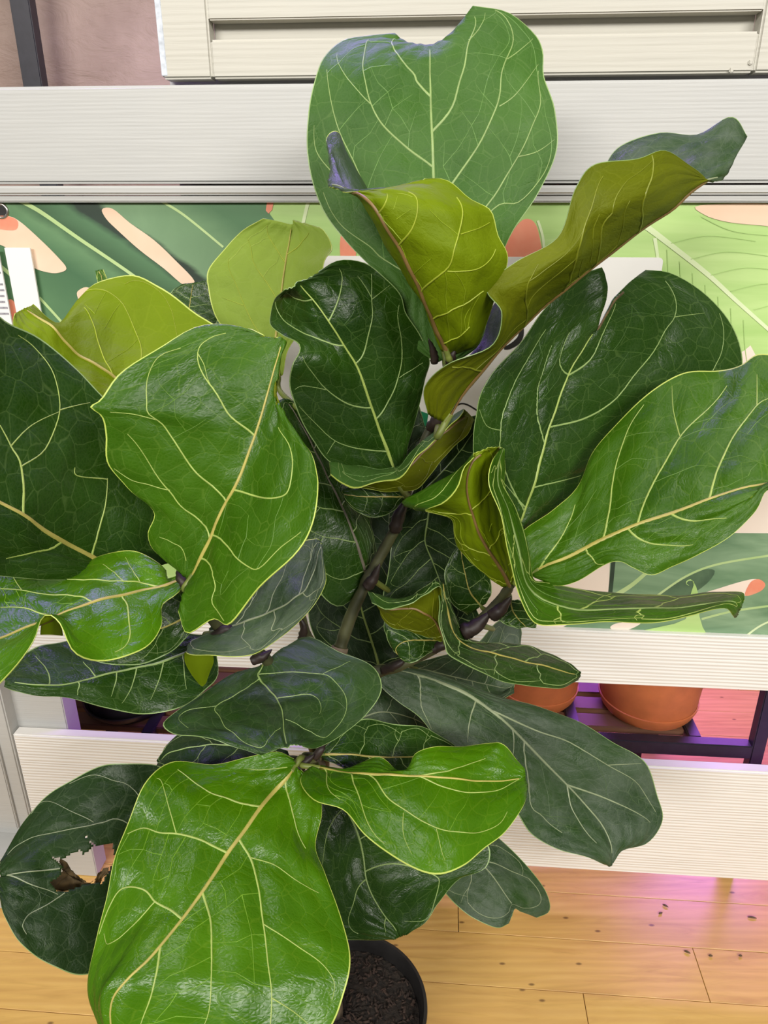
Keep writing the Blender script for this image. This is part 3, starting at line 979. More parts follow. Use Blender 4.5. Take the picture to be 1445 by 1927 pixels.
class Surf:
    def __init__(self, G, S, T):
        self.G, self.S, self.T = G, S, T

    def idx(self, s, t):
        s = min(max(s, -0.999), 0.999)
        t = min(max(t, 0.001), 0.999)
        j = int(np.searchsorted(self.S, s) - 1)
        i = int(np.searchsorted(self.T, t) - 1)
        fs = (s - self.S[j]) / (self.S[j + 1] - self.S[j])
        ft = (t - self.T[i]) / (self.T[i + 1] - self.T[i])
        return i, j, ft, fs

    def ev(self, A, s, t):
        i, j, ft, fs = self.idx(s, t)
        return (A[i, j] * (1 - fs) + A[i, j + 1] * fs) * (1 - ft) + (A[i + 1, j] * (1 - fs) + A[i + 1, j + 1] * fs) * ft


def gen_veins(rng, n, rise0, starts=None):
    """polylines in (s,t) with half widths: laterals (class 1), loops (2), ladder veins (3)"""
    lat = {}
    for side in (-1, 1):
        ls = []
        if starts and starts.get(side):
            ts = starts[side]
        else:
            off = 0.0 if side < 0 else 0.045
            ts = [0.03] + [0.03 + off + 0.82 * ((i + rng.uniform(-0.10, 0.10)) / n) ** 1.0 for i in range(1, n)]
        for i, t0 in enumerate(ts):
            rise = rise0 * (1 - 0.55 * t0) * rng.uniform(0.9, 1.1)
            if i == 0:
                rise *= 0.85
            bend = rng.uniform(0.1, 0.45)
            w1, w2 = rng.uniform(0, 6.28), rng.uniform(0.004, 0.010)
            def f(q, t0=t0, rise=rise, bend=bend, side=side, w1=w1, w2=w2):
                zig = w2 * (2 / math.pi) * math.asin(math.sin(11 * q + w1)) * min(1, 4 * q)
                return side * 0.88 * q, min(0.985, t0 + rise * ((1 - bend) * q + bend * q ** 2.2) + zig)
            ls.append(f)
        lat[side] = ls
    out = []
    for side in (-1, 1):
        ls = lat[side]
        for i, f in enumerate(ls):
            out.append((1, [f(q) for q in np.linspace(0, 0.9, 26)]))
            if rng.random() < 0.7:
                qf = rng.uniform(0.45, 0.68)
                a_ = f(qf)
                lo_t = max(0.01, a_[1] - rng.uniform(0.0, 0.03))
                out.append((2, [tuple(p) for p in crv([a_, (a_[0] * 0.55 + side * 0.88 * 0.45, lo_t + 0.012), (side * 0.90, lo_t + 0.03)], 5)]))
            if i + 1 < len(ls):
                g = ls[i + 1]
                e = f(0.9)
                h = g(0.80)
                mid = (side * 0.90, (e[1] * 0.45 + h[1] * 0.55))
                if h[1] > e[1]:
                    P = crv([f(0.84), e, mid, h], 6)
                    out.append((2, [tuple(p) for p in P]))
                    # out to the margin
                    for k in (0.3, 0.75):
                        p = P[int(len(P) * k)]
                        out.append((3, [tuple(p), (p[0] + side * 0.04, p[1] + 0.012), (side * 0.985, p[1] + 0.03 + rng.uniform(-0.01, 0.01))]))
                # ladder veins between two laterals
                nr = 6
                prev = None
                for k in range(nr):
                    q0 = (k + 0.7 + rng.uniform(-0.2, 0.2)) / (nr + 0.6)
                    a = np.array(f(q0)); b = np.array(g(max(0.03, q0 - rng.uniform(0.02, 0.14))))
                    if b[1] - a[1] < 0.02:
                        continue
                    m1 = a * 0.66 + b * 0.34 + np.array([rng.uniform(-0.05, 0.05), rng.uniform(-0.01, 0.01)])
                    m2 = a * 0.33 + b * 0.67 + np.array([rng.uniform(-0.05, 0.05), rng.uniform(-0.01, 0.01)])
                    if rng.random() < 0.8:
                        out.append((3, [tuple(a), tuple(m1), tuple(m2), tuple(b)]))
                    else:
                        out.append((3, [tuple(a), tuple(m1), tuple(m2)]))
                    if prev is not None:
                        if rng.random() < 0.6:
                            out.append((3, [tuple(prev[0]), tuple((prev[0] + m1) / 2 + np.array([0, rng.uniform(-0.012, 0.012)])), tuple(m1)]))
                        if rng.random() < 0.6:
                            out.append((3, [tuple(prev[1]), tuple((prev[1] + m2) / 2 + np.array([0, rng.uniform(-0.012, 0.012)])), tuple(m2)]))
                    prev = (m1, m2)
            else:
                e = f(0.9)
                P = crv([e, (side * 0.8, (e[1] + 0.97) / 2 + 0.02), (side * 0.4, 0.972), (0, 0.97)], 6)
                out.append((2, [tuple(p) for p in P]))
    return out


def pick(PX, S, T, x, y, srange):
    """(s,t) of the blade grid whose projection lies at pixel x,y"""
    ok = (S >= srange[0]) & (S <= srange[1])
    js = np.nonzero(ok)[0]
    d = (PX[:, js, 0] - x) ** 2 + (PX[:, js, 1] - y) ** 2
    k = int(np.argmin(d))
    i, j = k // len(js), js[k % len(js)]
    i = min(max(i, 1), len(T) - 2); j = min(max(j, 2), len(S) - 3)
    gt = (PX[i + 1, j] - PX[i - 1, j]) / (T[i + 1] - T[i - 1])
    gs = (PX[i, j + 1] - PX[i, j - 1]) / (S[j + 1] - S[j - 1])
    A_ = np.array([[gs[0], gt[0]], [gs[1], gt[1]]])
    s, t = S[j], T[i]
    if abs(np.linalg.det(A_)) > 50:
        ds, dt = np.linalg.solve(A_, np.array([x, y]) - PX[i, j])
        s += float(np.clip(ds, -0.06, 0.06)); t += float(np.clip(dt, -0.04, 0.04))
    return min(max(s, -0.97), 0.97), min(max(t, 0.004), 0.985)


def photo_veins(rng, lines, PX, S, T, srange):
    """side veins given as pixel polylines, plus a ladder of fine veins between neighbours"""
    out, fr = [], {-1: [], 1: []}
    for ln in lines:
        pts = [pick(PX, S, T, x, y, srange) for x, y in ln]
        main = abs(pts[0][0]) < 0.13
        if main:
            pts[0] = (0.0, pts[0][1])
        C = crv(pts, 5)
        out.append((1 if main else 2, [tuple(p) for p in C]))
        if main and len(pts) > 2:
            side = 1 if sum(p[0] for p in pts) > 0 else -1
            fr[side].append((pts[0][1], C))
    for side in (-1, 1):
        ls = sorted(fr[side], key=lambda e: e[0])
        for (t0, A_), (t1, B_) in zip(ls[:-1], ls[1:]):
            nr, prev = 5, None
            for k in range(nr):
                q = (k + 0.6 + rng.uniform(-0.25, 0.25)) / nr
                a = A_[min(len(A_) - 1, int(q * len(A_)))]
                b = B_[min(len(B_) - 1, max(1, int((q - rng.uniform(0.0, 0.12)) * len(B_))))]
                if np.hypot((a - b)[0] * 0.35, (a - b)[1]) > 0.20:
                    continue
                m1 = a * 0.66 + b * 0.34 + np.array([rng.uniform(-0.05, 0.05), rng.uniform(-0.012, 0.012)])
                m2 = a * 0.33 + b * 0.67 + np.array([rng.uniform(-0.05, 0.05), rng.uniform(-0.012, 0.012)])
                out.append((3, [tuple(a), tuple(m1), tuple(m2), tuple(b)][:4 if rng.random() < 0.75 else 3]))
                if prev is not None and rng.random() < 0.6:
                    m = m1 if rng.random() < 0.5 else m2
                    p = prev[0] if m is m1 else prev[1]
                    out.append((3, [tuple(p), tuple((p + m) / 2 + np.array([0, rng.uniform(-0.012, 0.012)])), tuple(m)]))
                prev = (m1, m2)
    return out


def ribbon(sf, NRM, line, w0, w1, side, h, verts, faces, hole):
    P = []
    L = [np.array(p) for p in line]
    # resample the (s,t) polyline
    pts = []
    for a, b in zip(L[:-1], L[1:]):
        k = max(1, int(np.hypot((b - a)[0] * 0.35, (b - a)[1]) / 0.011))
        for i in range(k):
            pts.append(a + (b - a) * i / k)
    pts.append(L[-1])
    C = np.array([sf.ev(sf.G, *p) for p in pts])
    if len(C) < 2:
        return
    Nn = np.array([sf.ev(NRM, *p) for p in pts]) * side
    Nn /= np.linalg.norm(Nn, axis=1)[:, None] + 1e-9
    T = np.gradient(C, axis=0)
    T /= np.linalg.norm(T, axis=1)[:, None] + 1e-9
    X = np.cross(Nn, T)
    X /= np.linalg.norm(X, axis=1)[:, None] + 1e-9
    ww = np.linspace(w0, w1, len(C))
    prev = None
    for c, n, x, w in zip(C, Nn, X, ww):
        if hole and in_poly(*project(c), hole):
            prev = None
            continue
        i = len(verts)
        o = TH_LEAF / 2
        verts += [c + n * (o - 0.00005) - x * w, c + n * (o + h * 0.8 + 0.00012) - x * w * 0.55, c + n * (o + h * 0.8 + 0.00012) + x * w * 0.55, c + n * (o - 0.00005) + x * w]
        if prev is not None:
            for k in range(3):
                faces.append((prev + k, prev + k + 1, i + k + 1, i + k))
        prev = i


LEAF_NO = [0]


def leaf(rows, top='green', under='olive', vis='T', ref=(0.0, 0.5), node=None, label=None, bulge=0.0, wave=0.003, nlat=5, rise=0.26,
         quilt=0.0016, hole=None, vein=None, mid=None, undermid=None, rim=None, starts=None, res=1.0, fine=True, vpx=None, srange=(-1.01, 1.01), wfreq=9.0, scale_v=1.0, vlabel=None):
    LEAF_NO[0] += 1
    rng = random.Random(100 + LEAF_NO[0])
    raw = parse(rows)
    K = 5
    Rw = []
    for r in raw:
        p = [at(x, y, Y / 100) for x, y, Y in r]
        if len(p) == 3:
            L, M, Rr = p
            l, rr_ = (L + M) / 2, (M + Rr) / 2
            if bulge:
                for q, e in ((l, L), (rr_, Rr)):
                    v = CAMP - q
                    v /= np.linalg.norm(v)
                    q += v * bulge * np.linalg.norm(e - M)
            p = [L, l, M, rr_, Rr]
        Rw.append(p)
    Rw = np.array(Rw)                                   # rows x 5 x 3
    d = np.sqrt(np.linalg.norm(np.diff(Rw, axis=0), axis=2).mean(1)) + 1e-4
    u = np.concatenate([[0], np.cumsum(d)])
    # dense along t, then arc-length on the midrib
    uu = np.linspace(0, u[-1], 160)
    D = hermite(Rw, u, uu)
    seg = 0.6 * np.linalg.norm(np.diff(D[:, 2], axis=0), axis=1) + 0.4 * np.linalg.norm(np.diff(D, axis=0), axis=2).mean(1)
    cum = np.concatenate([[0], np.cumsum(seg)])
    length = cum[-1]
    NT = int(min(84, max(26, length / 0.0045)) * res)
    T = np.linspace(0, 1, NT)
    D = hermite(Rw, u, np.interp(T * length, cum, uu))
    halfw = 0.5 * np.max(np.linalg.norm(D[:, 0] - D[:, 1], axis=1) + np.linalg.norm(D[:, 1] - D[:, 2], axis=1) + np.linalg.norm(D[:, 2] - D[:, 3], axis=1) + np.linalg.norm(D[:, 3] - D[:, 4], axis=1))
    NS = int(min(30, max(10, halfw / 0.0048)) * res)
    ed = 1 - 0.0011 / max(halfw, 0.02)
    S = np.concatenate([[-1, -ed], np.linspace(-ed + 0.04, ed - 0.04, 2 * NS - 1), [ed, 1]])
    sc = np.linspace(-1, 1, K)
    G = np.stack([hermite(D[i], sc, S) for i in range(NT)])      # NT x NSS x 3
    def normals(G):
        gt = np.gradient(G, axis=0)
        gs = np.gradient(G, axis=1)
        n = np.cross(gs, gt)
        return n / (np.linalg.norm(n, axis=2)[:, :, None] + 1e-12)
    NRM = normals(G)
    i = int(ref[1] * (NT - 1)); j = int(np.argmin(abs(S - ref[0])))
    sgn = 1.0 if NRM[i, j] @ (CAMP - G[i, j]) > 0 else -1.0
    if vis == 'U':
        sgn = -sgn
    NRM = NRM * sgn                                              # now: + = upper face
    SS, TT = np.meshgrid(S, T)
    if vpx:
        dd_ = G - CAMP
        zz = dd_[:, :, 1] * CP - dd_[:, :, 2] * SP
        PX = np.stack([PW / 2 + FPX * dd_[:, :, 0] / zz, PH / 2 - FPX * (dd_[:, :, 1] * SP + dd_[:, :, 2] * CP) / zz], 2)
        veins = photo_veins(rng, [[tuple(map(float, p.split(','))) for p in l.split()] for l in vpx.strip().split('|')], PX, S, T, srange)
    else:
        veins = gen_veins(rng, nlat, rise, starts)
    if not fine:
        veins = [v for k_, v in enumerate(veins) if v[0] < 3 or k_ % 4 == 0]
    # gentle wave of the margin and quilting between the side veins
    ph = rng.uniform(0, 6.28)
    env = np.sin(np.pi * np.clip(TT * 0.94 + 0.03, 0, 1)) ** 0.5
    wv = wave * np.abs(SS) ** 3 * env * (np.sin(wfreq * TT + ph + SS * 1.3) + 0.6 * np.sin(2.3 * wfreq * TT + 2 * ph - SS))
    vp = np.array([p for c, l in veins if c == 1 or (vpx and c == 2) for p in l] + [(0, t) for t in np.linspace(0, 0.97, 40)])
    scl = np.array([halfw, length])
    gp = np.stack([SS.ravel(), TT.ravel()], 1) * scl
    vq = vp * scl
    dm = np.full(len(gp), 9.0)
    for k0_ in range(0, len(vq), 64):
        dd = np.linalg.norm(gp[:, None, :] - vq[None, k0_:k0_ + 64], axis=2).min(1)
        dm = np.minimum(dm, dd)
    q = quilt * (1 - np.exp(-(dm / 0.011) ** 2)).reshape(SS.shape) * (1 - np.abs(SS) ** 6)
    lump = 0.0009 * np.sin(SS * 17 + TT * 11 + ph) * np.sin(TT * 31 - SS * 9)
    G = G + NRM * (wv + q + lump)[:, :, None]
    NRM = normals(G) * sgn
    sf = Surf(G, S, T)
    nS = len(S)
    top_v = (G + NRM * TH_LEAF / 2).reshape(-1, 3)
    bot_v = (G - NRM * TH_LEAF / 2).reshape(-1, 3)
    verts = np.concatenate([top_v, bot_v])
    nv = NT * nS
    keep = np.ones((NT - 1, nS - 1), bool)
    if hole:
        for i in range(NT - 1):
            for j in range(nS - 1):
                c_ = (G[i, j] + G[i + 1, j + 1]) / 2
                if in_poly(*project(c_), hole):
                    keep[i, j] = False
    faces, midx = [], []
    for i in range(NT - 1):
        for j in range(nS - 1):
            if not keep[i, j]:
                continue
            a, b, c_, d_ = i * nS + j, i * nS + j + 1, (i + 1) * nS + j + 1, (i + 1) * nS + j
            rimq = j == 0 or j == nS - 2
            f = (a, b, c_, d_)
            g = (d_ + nv, c_ + nv, b + nv, a + nv)
            if sgn < 0:
                f, g = f[::-1], g[::-1]
            faces += [f, g]
            midx += [2 if rimq else 0, 2 if rimq else 1]
            for (di, dj, e) in ((-1, 0, (a, b)), (1, 0, (c_, d_)), (0, -1, (d_, a)), (0, 1, (b, c_))):
                ii, jj = i + di, j + dj
                if ii < 0 or jj < 0 or ii >= NT - 1 or jj >= nS - 1 or not keep[ii, jj]:
                    e0, e1 = e
                    faces.append((e1, e0, e0 + nv, e1 + nv) if sgn > 0 else (e0, e1, e1 + nv, e0 + nv))
                    midx.append(2 if (ii < 0 or jj < 0 or ii >= NT - 1 or jj >= nS - 1) else 3)
    me = bpy.data.meshes.new('leaf')
    me.from_pydata(verts.tolist(), [], faces)
    young = top in ('bright', 'green') or under in ('lime', 'pale')
    for m_ in (TOPS[top], UNDERS[under], rim or (RIM_Y if young else RIM_D), DEAD):
        me.materials.append(m_)
    me.polygons.foreach_set('material_index', midx)
    me.polygons.foreach_set('use_smooth', [m_ < 2 for m_ in midx])
    uvl = me.uv_layers.new(name='UVMap')
    uvv = np.stack([SS.ravel() * halfw + 3.1 * LEAF_NO[0], TT.ravel() * length], 1)
    uvv = np.concatenate([uvv, uvv])
    li = np.empty(len(me.loops), int)
    me.loops.foreach_get('vertex_index', li)
    uvl.data.foreach_set('uv', uvv[li].ravel())
    me.update()
    lo = link('leaf', me, fig)
    if label:
        lo['label'] = label
    # midrib, both faces
    vv, ff = [], []
    ml = [(0, t) for t in np.linspace(0.0, 0.965, 40)]
    ws = min(1.25, max(0.5, length / 0.30)) * scale_v
    ribbon(sf, NRM, ml, 0.0025 * ws, 0.0006 * ws, 1, 0.0010, vv, ff, hole)
    nb = len(ff)
    ribbon(sf, NRM, ml, 0.0032 * ws, 0.0009 * ws, -1, 0.0022, vv, ff, hole)
    dark = top in ('dark', 'mid', 'dusty', 'dusky')
    vm = vein or (V_DUST if top == 'dusty' else V_PALE if (dark or top == 'top') else V_YEL)
    mm = mid or (M_GOLD if top in ('bright', 'green', 'mid') else vm)
    um = undermid or V_BROWN
    mesh('midrib', vv, ff, [mm, um], lo, True, [0 if k < nb else 1 for k in range(len(ff))])
    vv, ff = [], []
    slots = []
    for side, hh in ((1, 0.00045), (-1, 0.0009)):
        for kv, (cl_, line) in enumerate(veins):
            n0 = len(ff)
            if side == -1 and cl_ == 3 and kv % 2:
                continue
            if cl_ == 1:
                ribbon(sf, NRM, line, 0.00108 * ws, 0.00034 * ws, side, hh, vv, ff, hole)
            elif cl_ == 2:
                ribbon(sf, NRM, line, 0.00056 * ws, 0.00022 * ws, side, hh * 0.7, vv, ff, hole)
            else:
                ribbon(sf, NRM, line, 0.00038 * ws, 0.00018 * ws, side, hh * 0.5, vv, ff, hole)
            slots += [(0 if side == 1 else 1) + (2 if cl_ == 3 else 0)] * (len(ff) - n0)
    vo = mesh('side_veins', vv, ff, [vm, V_OLIVE if under == 'olive' else V_LIME, V_FINE[top], V_UFINE[under]], lo, True, slots)
    vo['kind'] = 'stuff'
    # petiole
    b0 = sf.ev(G, 0, 0.0)
    dirn = sf.ev(G, 0, 0.0) - sf.ev(G, 0, 0.06)
    dirn /= np.linalg.norm(dirn) + 1e-9
    if node is not None:
        e = at(node[0], node[1], node[2] / 100)
        gap_ = np.linalg.norm(e - b0)
        if gap_ > 0.004:
            P = crv([sf.ev(G, 0, 0.03), b0, b0 + dirn * min(0.35 * gap_, 0.02), e], 6)
            tube('petiole', P, np.linspace(0.0030 * ws, 0.0040, len(P)), PETI, lo, 8)
    return lo, sf, NRM


# ---- crown
leaf("""820,682,80 838,676,80 856,680,80 | 772,645,80 834,645,80.5 900,650,80 | 752,590,80.5 828,595,81 920,590,81 | 752,560,81 824,545,82 932,530,82
| 715,520,82 820,480,83 945,480,83 | 650,452,84 817,410,85 968,430,84.5 | 604,388,85 816,345,86.5 1012,365,86 | 579,300,86 814,280,87.5 1045,285,87 | 580,212,86.5 811,215,88.5 1043,205,87.5
| 594,150,88.5 810,170,89.5 1024,140,89 | 614,110,91 809,138,90 1022,92,91.5 | 648,80,93.5 809,115,90.5 1005,62,92.5
| 695,70,94 809,100,91.5 955,22,93 | 742,64,94 774,84,93 808,86,92.5 842,70,92.5 890,10,93""", 'top', 'olive', 'T', label='tall upright top leaf with heart notched tip', vpx='''814,315 768,280 733,249 712,225 697,194 685,145 686,100 693,78 | 697,196 664,163 638,128 634,107 | 809,182 785,156 768,128 743,74 | 820,480 740,420 691,358 664,301 638,246 622,187 615,138 | 825,600 740,500 695,462 646,427 608,361 | 626,325 595,284 591,235 | 818,249 851,201 871,135 882,80 875,31 | 882,76 913,24 | 818,400 849,348 892,287 923,228 941,173 953,111 953,35 934,17 | 939,201 968,180 993,149 1013,118 | 954,112 1003,73 | 820,520 870,450 920,382 954,329 975,294 999,242 1017,194 1013,131 | 975,296 1010,287 1044,265 | 830,620 880,500 927,394 975,381 1017,336 1034,294''',
     node=(845, 690, 78), bulge=0.03, wave=0.004, nlat=5, rise=0.34, starts={-1: [0.05, 0.2, 0.40, 0.66, 0.86], 1: [0.04, 0.18, 0.36, 0.56, 0.75]}, mid=V_PALE)
leaf("""835,660,76 828,660,75 842,668,73.5 850,668,75 862,667,76 | 835,615,80 815,625,76 825,628,72 865,640,72 898,650,75 | 830,570,82 798,575,76 806,580,70 865,585,69 920,585,73
| 800,520,83 768,530,75 783,530,68.5 870,530,67 940,540,71 | 760,460,84 735,480,75 758,475,67.5 865,480,66 955,487,70 | 720,400,84 708,430,75 732,432,67 840,430,66 938,445,69.5
| 690,350,84 690,395,75 712,402,67 820,395,66 926,395,69 | 655,290,83 670,365,75 695,378,67.5 790,365,66.5 885,372,69 | 640,250,82 645,345,76 675,365,69 740,355,67 835,337,69
| 614,262,80 628,310,77 640,352,72 680,360,69 720,356,68 | 627,300,78 622,330,76 618,350,73.5 628,356,72 650,362,70""", 'dusty', 'lime', 'U', (0.5, 0.5), (846, 676, 75), 'young leaf showing its yellow green underside', vpx='''794,550 837,510 854,469 864,434 859,372 | 747,462 775,431 785,379 768,362 | 821,602 871,573 909,547 | 842,510 885,509 920,490 932,469 | 866,441 923,419 | 835,650 860,635 882,614 | 712,402 725,385 728,365''', srange=(-0.06, 1.01), wave=0.001,
     nlat=5, rise=0.22, quilt=0.001)
leaf("""805,780,76 820,790,76 838,795,77 846,785,78 850,775,79 | 800,725,74 830,735,74 868,745,77 872,715,80 852,690,81 | 845,684,72 875,690,73.5 905,698,77 905,680,81 885,668,82
| 925,650,71 935,655,74 940,660,77 935,645,82 905,640,84 | 945,590,70 965,605,72 985,612,77 965,580,83 918,590,86 | 915,540,70 980,555,70 1025,575,77 1025,530,84 1000,490,88
| 970,493,70 1030,520,70 1070,537,77 1070,490,84 1075,430,89 | 1050,445,70.5 1085,475,70 1120,500,77.5 1115,440,84 1115,370,89 | 1082,355,71 1120,420,70.5 1175,455,78 1160,380,84 1138,315,88
| 1115,311,72 1160,390,71 1225,418,79 1210,340,84 1165,276,88 | 1198,300,74 1220,360,73 1270,388,79.5 1270,320,84 1240,252,88 | 1250,283,76 1270,330,76 1300,362,80 1310,300,84 1310,255,87
| 1300,313,79 1315,330,79.5 1330,340,81 1350,300,84 1375,221,87 | 1330,338,82 1345,338,82.5 1362,330,83 1385,295,84 1406,257,86""", 'dusty', 'olive', 'U', (-0.5, 0.5), (826, 795, 82), 'long folded leaf showing an olive underside', vpx='''1058,547 1089,464 1111,396 1134,332 | 1194,441 1213,370 1228,324 1224,294 | 975,619 991,540 1013,498 | 905,698 880,692 850,690 | 1110,505 1130,440 1150,400''', srange=(-1.01, 0.06), wave=0.001,
     nlat=6, rise=0.12, quilt=0.002)
leaf("""515,705,92 525,710,92 532,705,92 | 450,650,93 518,650,93 545,650,92.5 | 405,595,94 525,590,94 585,590,93 | 391,545,95 530,545,95 605,530,94 | 393,508,96 536,505,96 611,495,95
| 426,465,97 541,475,97 625,468,96 | 460,432,98 546,445,98 605,430,97 | 495,411,98 522,416,98 549,422,98 552,414,98 575,419,98""", 'bright', 'pale', 'U', (0, 0.5), (600, 800, 84), 'pale backlit leaf behind the crown', vpx='''522,575 495,522 473,471 466,449 | 518,650 488,626 460,575 440,526 431,486 | 458,575 417,559 | 536,495 517,464 503,424 | 543,480 568,457 581,438''',
     rise=0.3, undermid=M_GOLD, quilt=0.001)
leaf("""300,740,78 285,748,77.5 270,755,77 262,760,76.5 255,765,76 | 425,640,84 330,690,81 245,735,77 230,750,75 215,765,74 | 362,585,85 285,650,82 215,710,77 200,730,75 185,750,73 | 302,540,86 240,630,82 185,690,76.5 165,715,74 140,735,72
| 249,517,86 200,600,82 150,670,76 125,695,74 100,715,72 | 190,531,85 160,590,81 125,648,75.5 100,670,73.5 70,690,72 | 150,560,83 130,595,79 105,625,75 80,645,73.5 50,660,72 | 115,608,79 105,610,77 88,608,75 65,625,73.5 35,635,72.5
| 85,595,77 78,595,76 66,596,75 48,605,74 25,610,73 | 62,573,77 56,576,76 45,580,75.5 36,585,75 28,590,74""", 'bright', 'lime', 'U', (-0.5, 0.5), (330, 800, 78), 'yellow green leaf back with a wavy upper margin', vpx='''215,705 190,662 177,618 158,579 | 245,735 266,671 252,618 235,579 216,557 188,546 163,549 | 275,750 332,626 318,574 291,541 255,528 235,535''', srange=(-1.01, 0.06), wave=0.001, quilt=0.001, undermid=M_GOLD, rise=0.2)
leaf("""700,895,79 745,895,80 770,880,81 | 625,872,77 733,860,80 768,840,81 | 590,830,76 718,820,79.5 785,778,81 | 560,775,75 703,778,79 800,715,81 | 545,725,74.5 688,735,78.5 806,675,81 | 552,685,74 672,690,78 790,630,80
| 563,655,75.5 650,655,77.5 765,590,79 | 535,636,78 630,622,77 754,555,79 | 510,612,80.5 610,592,76.8 725,523,79 | 508,590,81 590,565,77 690,496,79 | 517,562,80 572,545,77 645,490,78 | 535,545,75.5 558,530,76.5 600,510,77""",
     'mid', 'olive', 'T', (0, 0.5), (768, 935, 82), 'deep green leaf with a rounded crown in the middle', vpx='''695,768 663,763 638,751 611,730 586,699 569,671 | 612,733 573,726 555,733 | 721,851 673,844 631,830 593,796 562,764 | 631,830 614,854 | 640,652 611,643 576,630 541,609 521,581 519,567 | 586,565 562,564 538,548 | 668,685 687,657 699,605 699,560 699,515 | 699,560 673,519 | 699,564 735,536 | 618,604 633,574 644,522 638,505 | 713,787 735,747 751,702 753,626 751,574 | 751,711 794,681''', wave=0.002, nlat=5, rise=0.30, mid=V_YEL, quilt=0.0024)
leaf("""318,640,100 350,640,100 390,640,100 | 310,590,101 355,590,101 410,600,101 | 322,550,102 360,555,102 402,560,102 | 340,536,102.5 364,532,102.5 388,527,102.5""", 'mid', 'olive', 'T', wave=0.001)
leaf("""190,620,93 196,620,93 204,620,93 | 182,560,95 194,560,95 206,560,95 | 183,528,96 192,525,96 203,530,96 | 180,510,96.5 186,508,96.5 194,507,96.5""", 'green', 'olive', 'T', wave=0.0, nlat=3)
# ---- left side
leaf("""350,1050,67 230,1080,65 200,1095,62.5 | 330,930,68.5 177,1050,63 130,1090,59 | 290,820,70 130,1025,61 70,1090,56 | 215,765,70 90,1003,59 20,1085,54 | 145,693,70 40,967,57 -40,1080,52
| 75,632,69 -10,940,56 -100,1050,50 | 10,606,67 -60,915,55 -150,1000,49 | -50,565,65 -110,870,53 -190,950,49 | -110,590,62 -150,800,52.5 -210,880,50 | -170,660,57 -185,730,53 -205,800,51""",
     'mid', 'olive', 'T', (-0.3, 0.5), (340, 1110, 65), 'big deep green leaf running out past the picture edge', vpx='''45,965 40,880 20,840 0,800 | 40,878 85,845 112,775 102,705 70,655 35,630 | 112,772 170,757 | 182,1040 195,960 202,900 | 202,902 145,895 140,880 | 110,1028 60,1040 10,1052 | 20,840 60,800 112,775''', bulge=-0.03, wave=0.003, nlat=5, rise=0.16, quilt=0.003, mid=M_GOLD, vein=V_YEL, scale_v=1.25)
leaf("""335,1068,61 357,1092,60 335,1150,57 | 290,1040,60.5 368,1070,60 352,1192,55 | 278,1005,60 382,1042,60 400,1165,54 | 290,965,60 400,1005,60 436,1176,52 | 240,920,59.5 420,955,60 490,1108,53
| 203,870,59 443,915,60 555,1040,53.5 | 200,815,59 462,870,60.5 590,975,54.5 | 190,780,58.7 478,825,61 598,912,56 | 169,766,58.2 486,800,61.2 595,886,56.8 | 188,752,58.7 493,778,61.5 588,860,57.6 | 225,703,60 502,745,62 560,815,59.5 | 300,654,62 512,710,62.5 525,780,61
| 370,614,64 520,682,63 505,742,62 | 430,610,64.5 527,660,63.5 500,705,62.5 | 495,632,64 533,638,64 520,682,63.5""", 'green', 'olive', 'T', (0.4, 0.5), (365, 1110, 62), 'broad bright leaf with a golden midrib', vpx='''477,820 435,785 400,730 372,665 390,640 425,627 | 425,945 370,890 325,825 295,790 277,715 300,670 340,655 | 295,790 250,780 207,775 | 390,1010 350,960 320,925 280,870 240,815 | 320,922 280,912 245,902 210,880 | 350,1055 340,1030 300,1010 | 445,925 475,932 520,937 545,915 547,845 525,805 | 402,1012 430,1030 465,1065 490,1070 530,1030 565,1000 | 380,1055 405,1090 400,1135 425,1170 | 372,665 385,690 400,730''', bulge=-0.02,
     wave=0.002, nlat=5, rise=0.20, quilt=0.0022, mid=M_GOLD, rim=RIM_Y)
ML = leaf("""345,1078,63 352,1088,62.5 348,1096,62 | 311,1092,63 325,1098,62 335,1118,60 | 310,1072,63 306,1103,61 306,1138,58.5 | 285,1052,63.5 270,1111,60 304,1175,56 | 240,1039,64 230,1120,58 270,1220,53 | 185,1047,63 180,1132,56 195,1244,51
| 140,1067,61.5 145,1144,54.5 140,1228,50 | 100,1073,60 111,1157,53.5 113,1172,51.5 | 60,1068,59 85,1168,52.5 88,1160,51.5 | 20,1055,58 50,1182,51.5 70,1205,49 | -30,1055,57 10,1198,50 25,1263,46 | -80,1080,54 -40,1215,48 -30,1310,44
| -130,1150,50 -90,1240,46 -80,1330,43 | -150,1260,46 -135,1275,45 -120,1310,43.5""", 'bright', 'lime', 'T', (0, 0.35), (358, 1095, 62.5), 'bright leaf lying flat with a curled lower margin', vpx='''229,1120 239,1139 242,1165 245,1193 236,1216 216,1228 | 175,1130 127,1120 41,1112 0,1107 | 41,1112 25,1088 10,1068 | 105,1158 57,1147 0,1144 | 306,1103 264,1096 232,1095 175,1091 83,1079 | 264,1096 248,1072 236,1050 | 232,1095 194,1063''', wave=0.0015, bulge=0.02, nlat=5, rise=0.2)
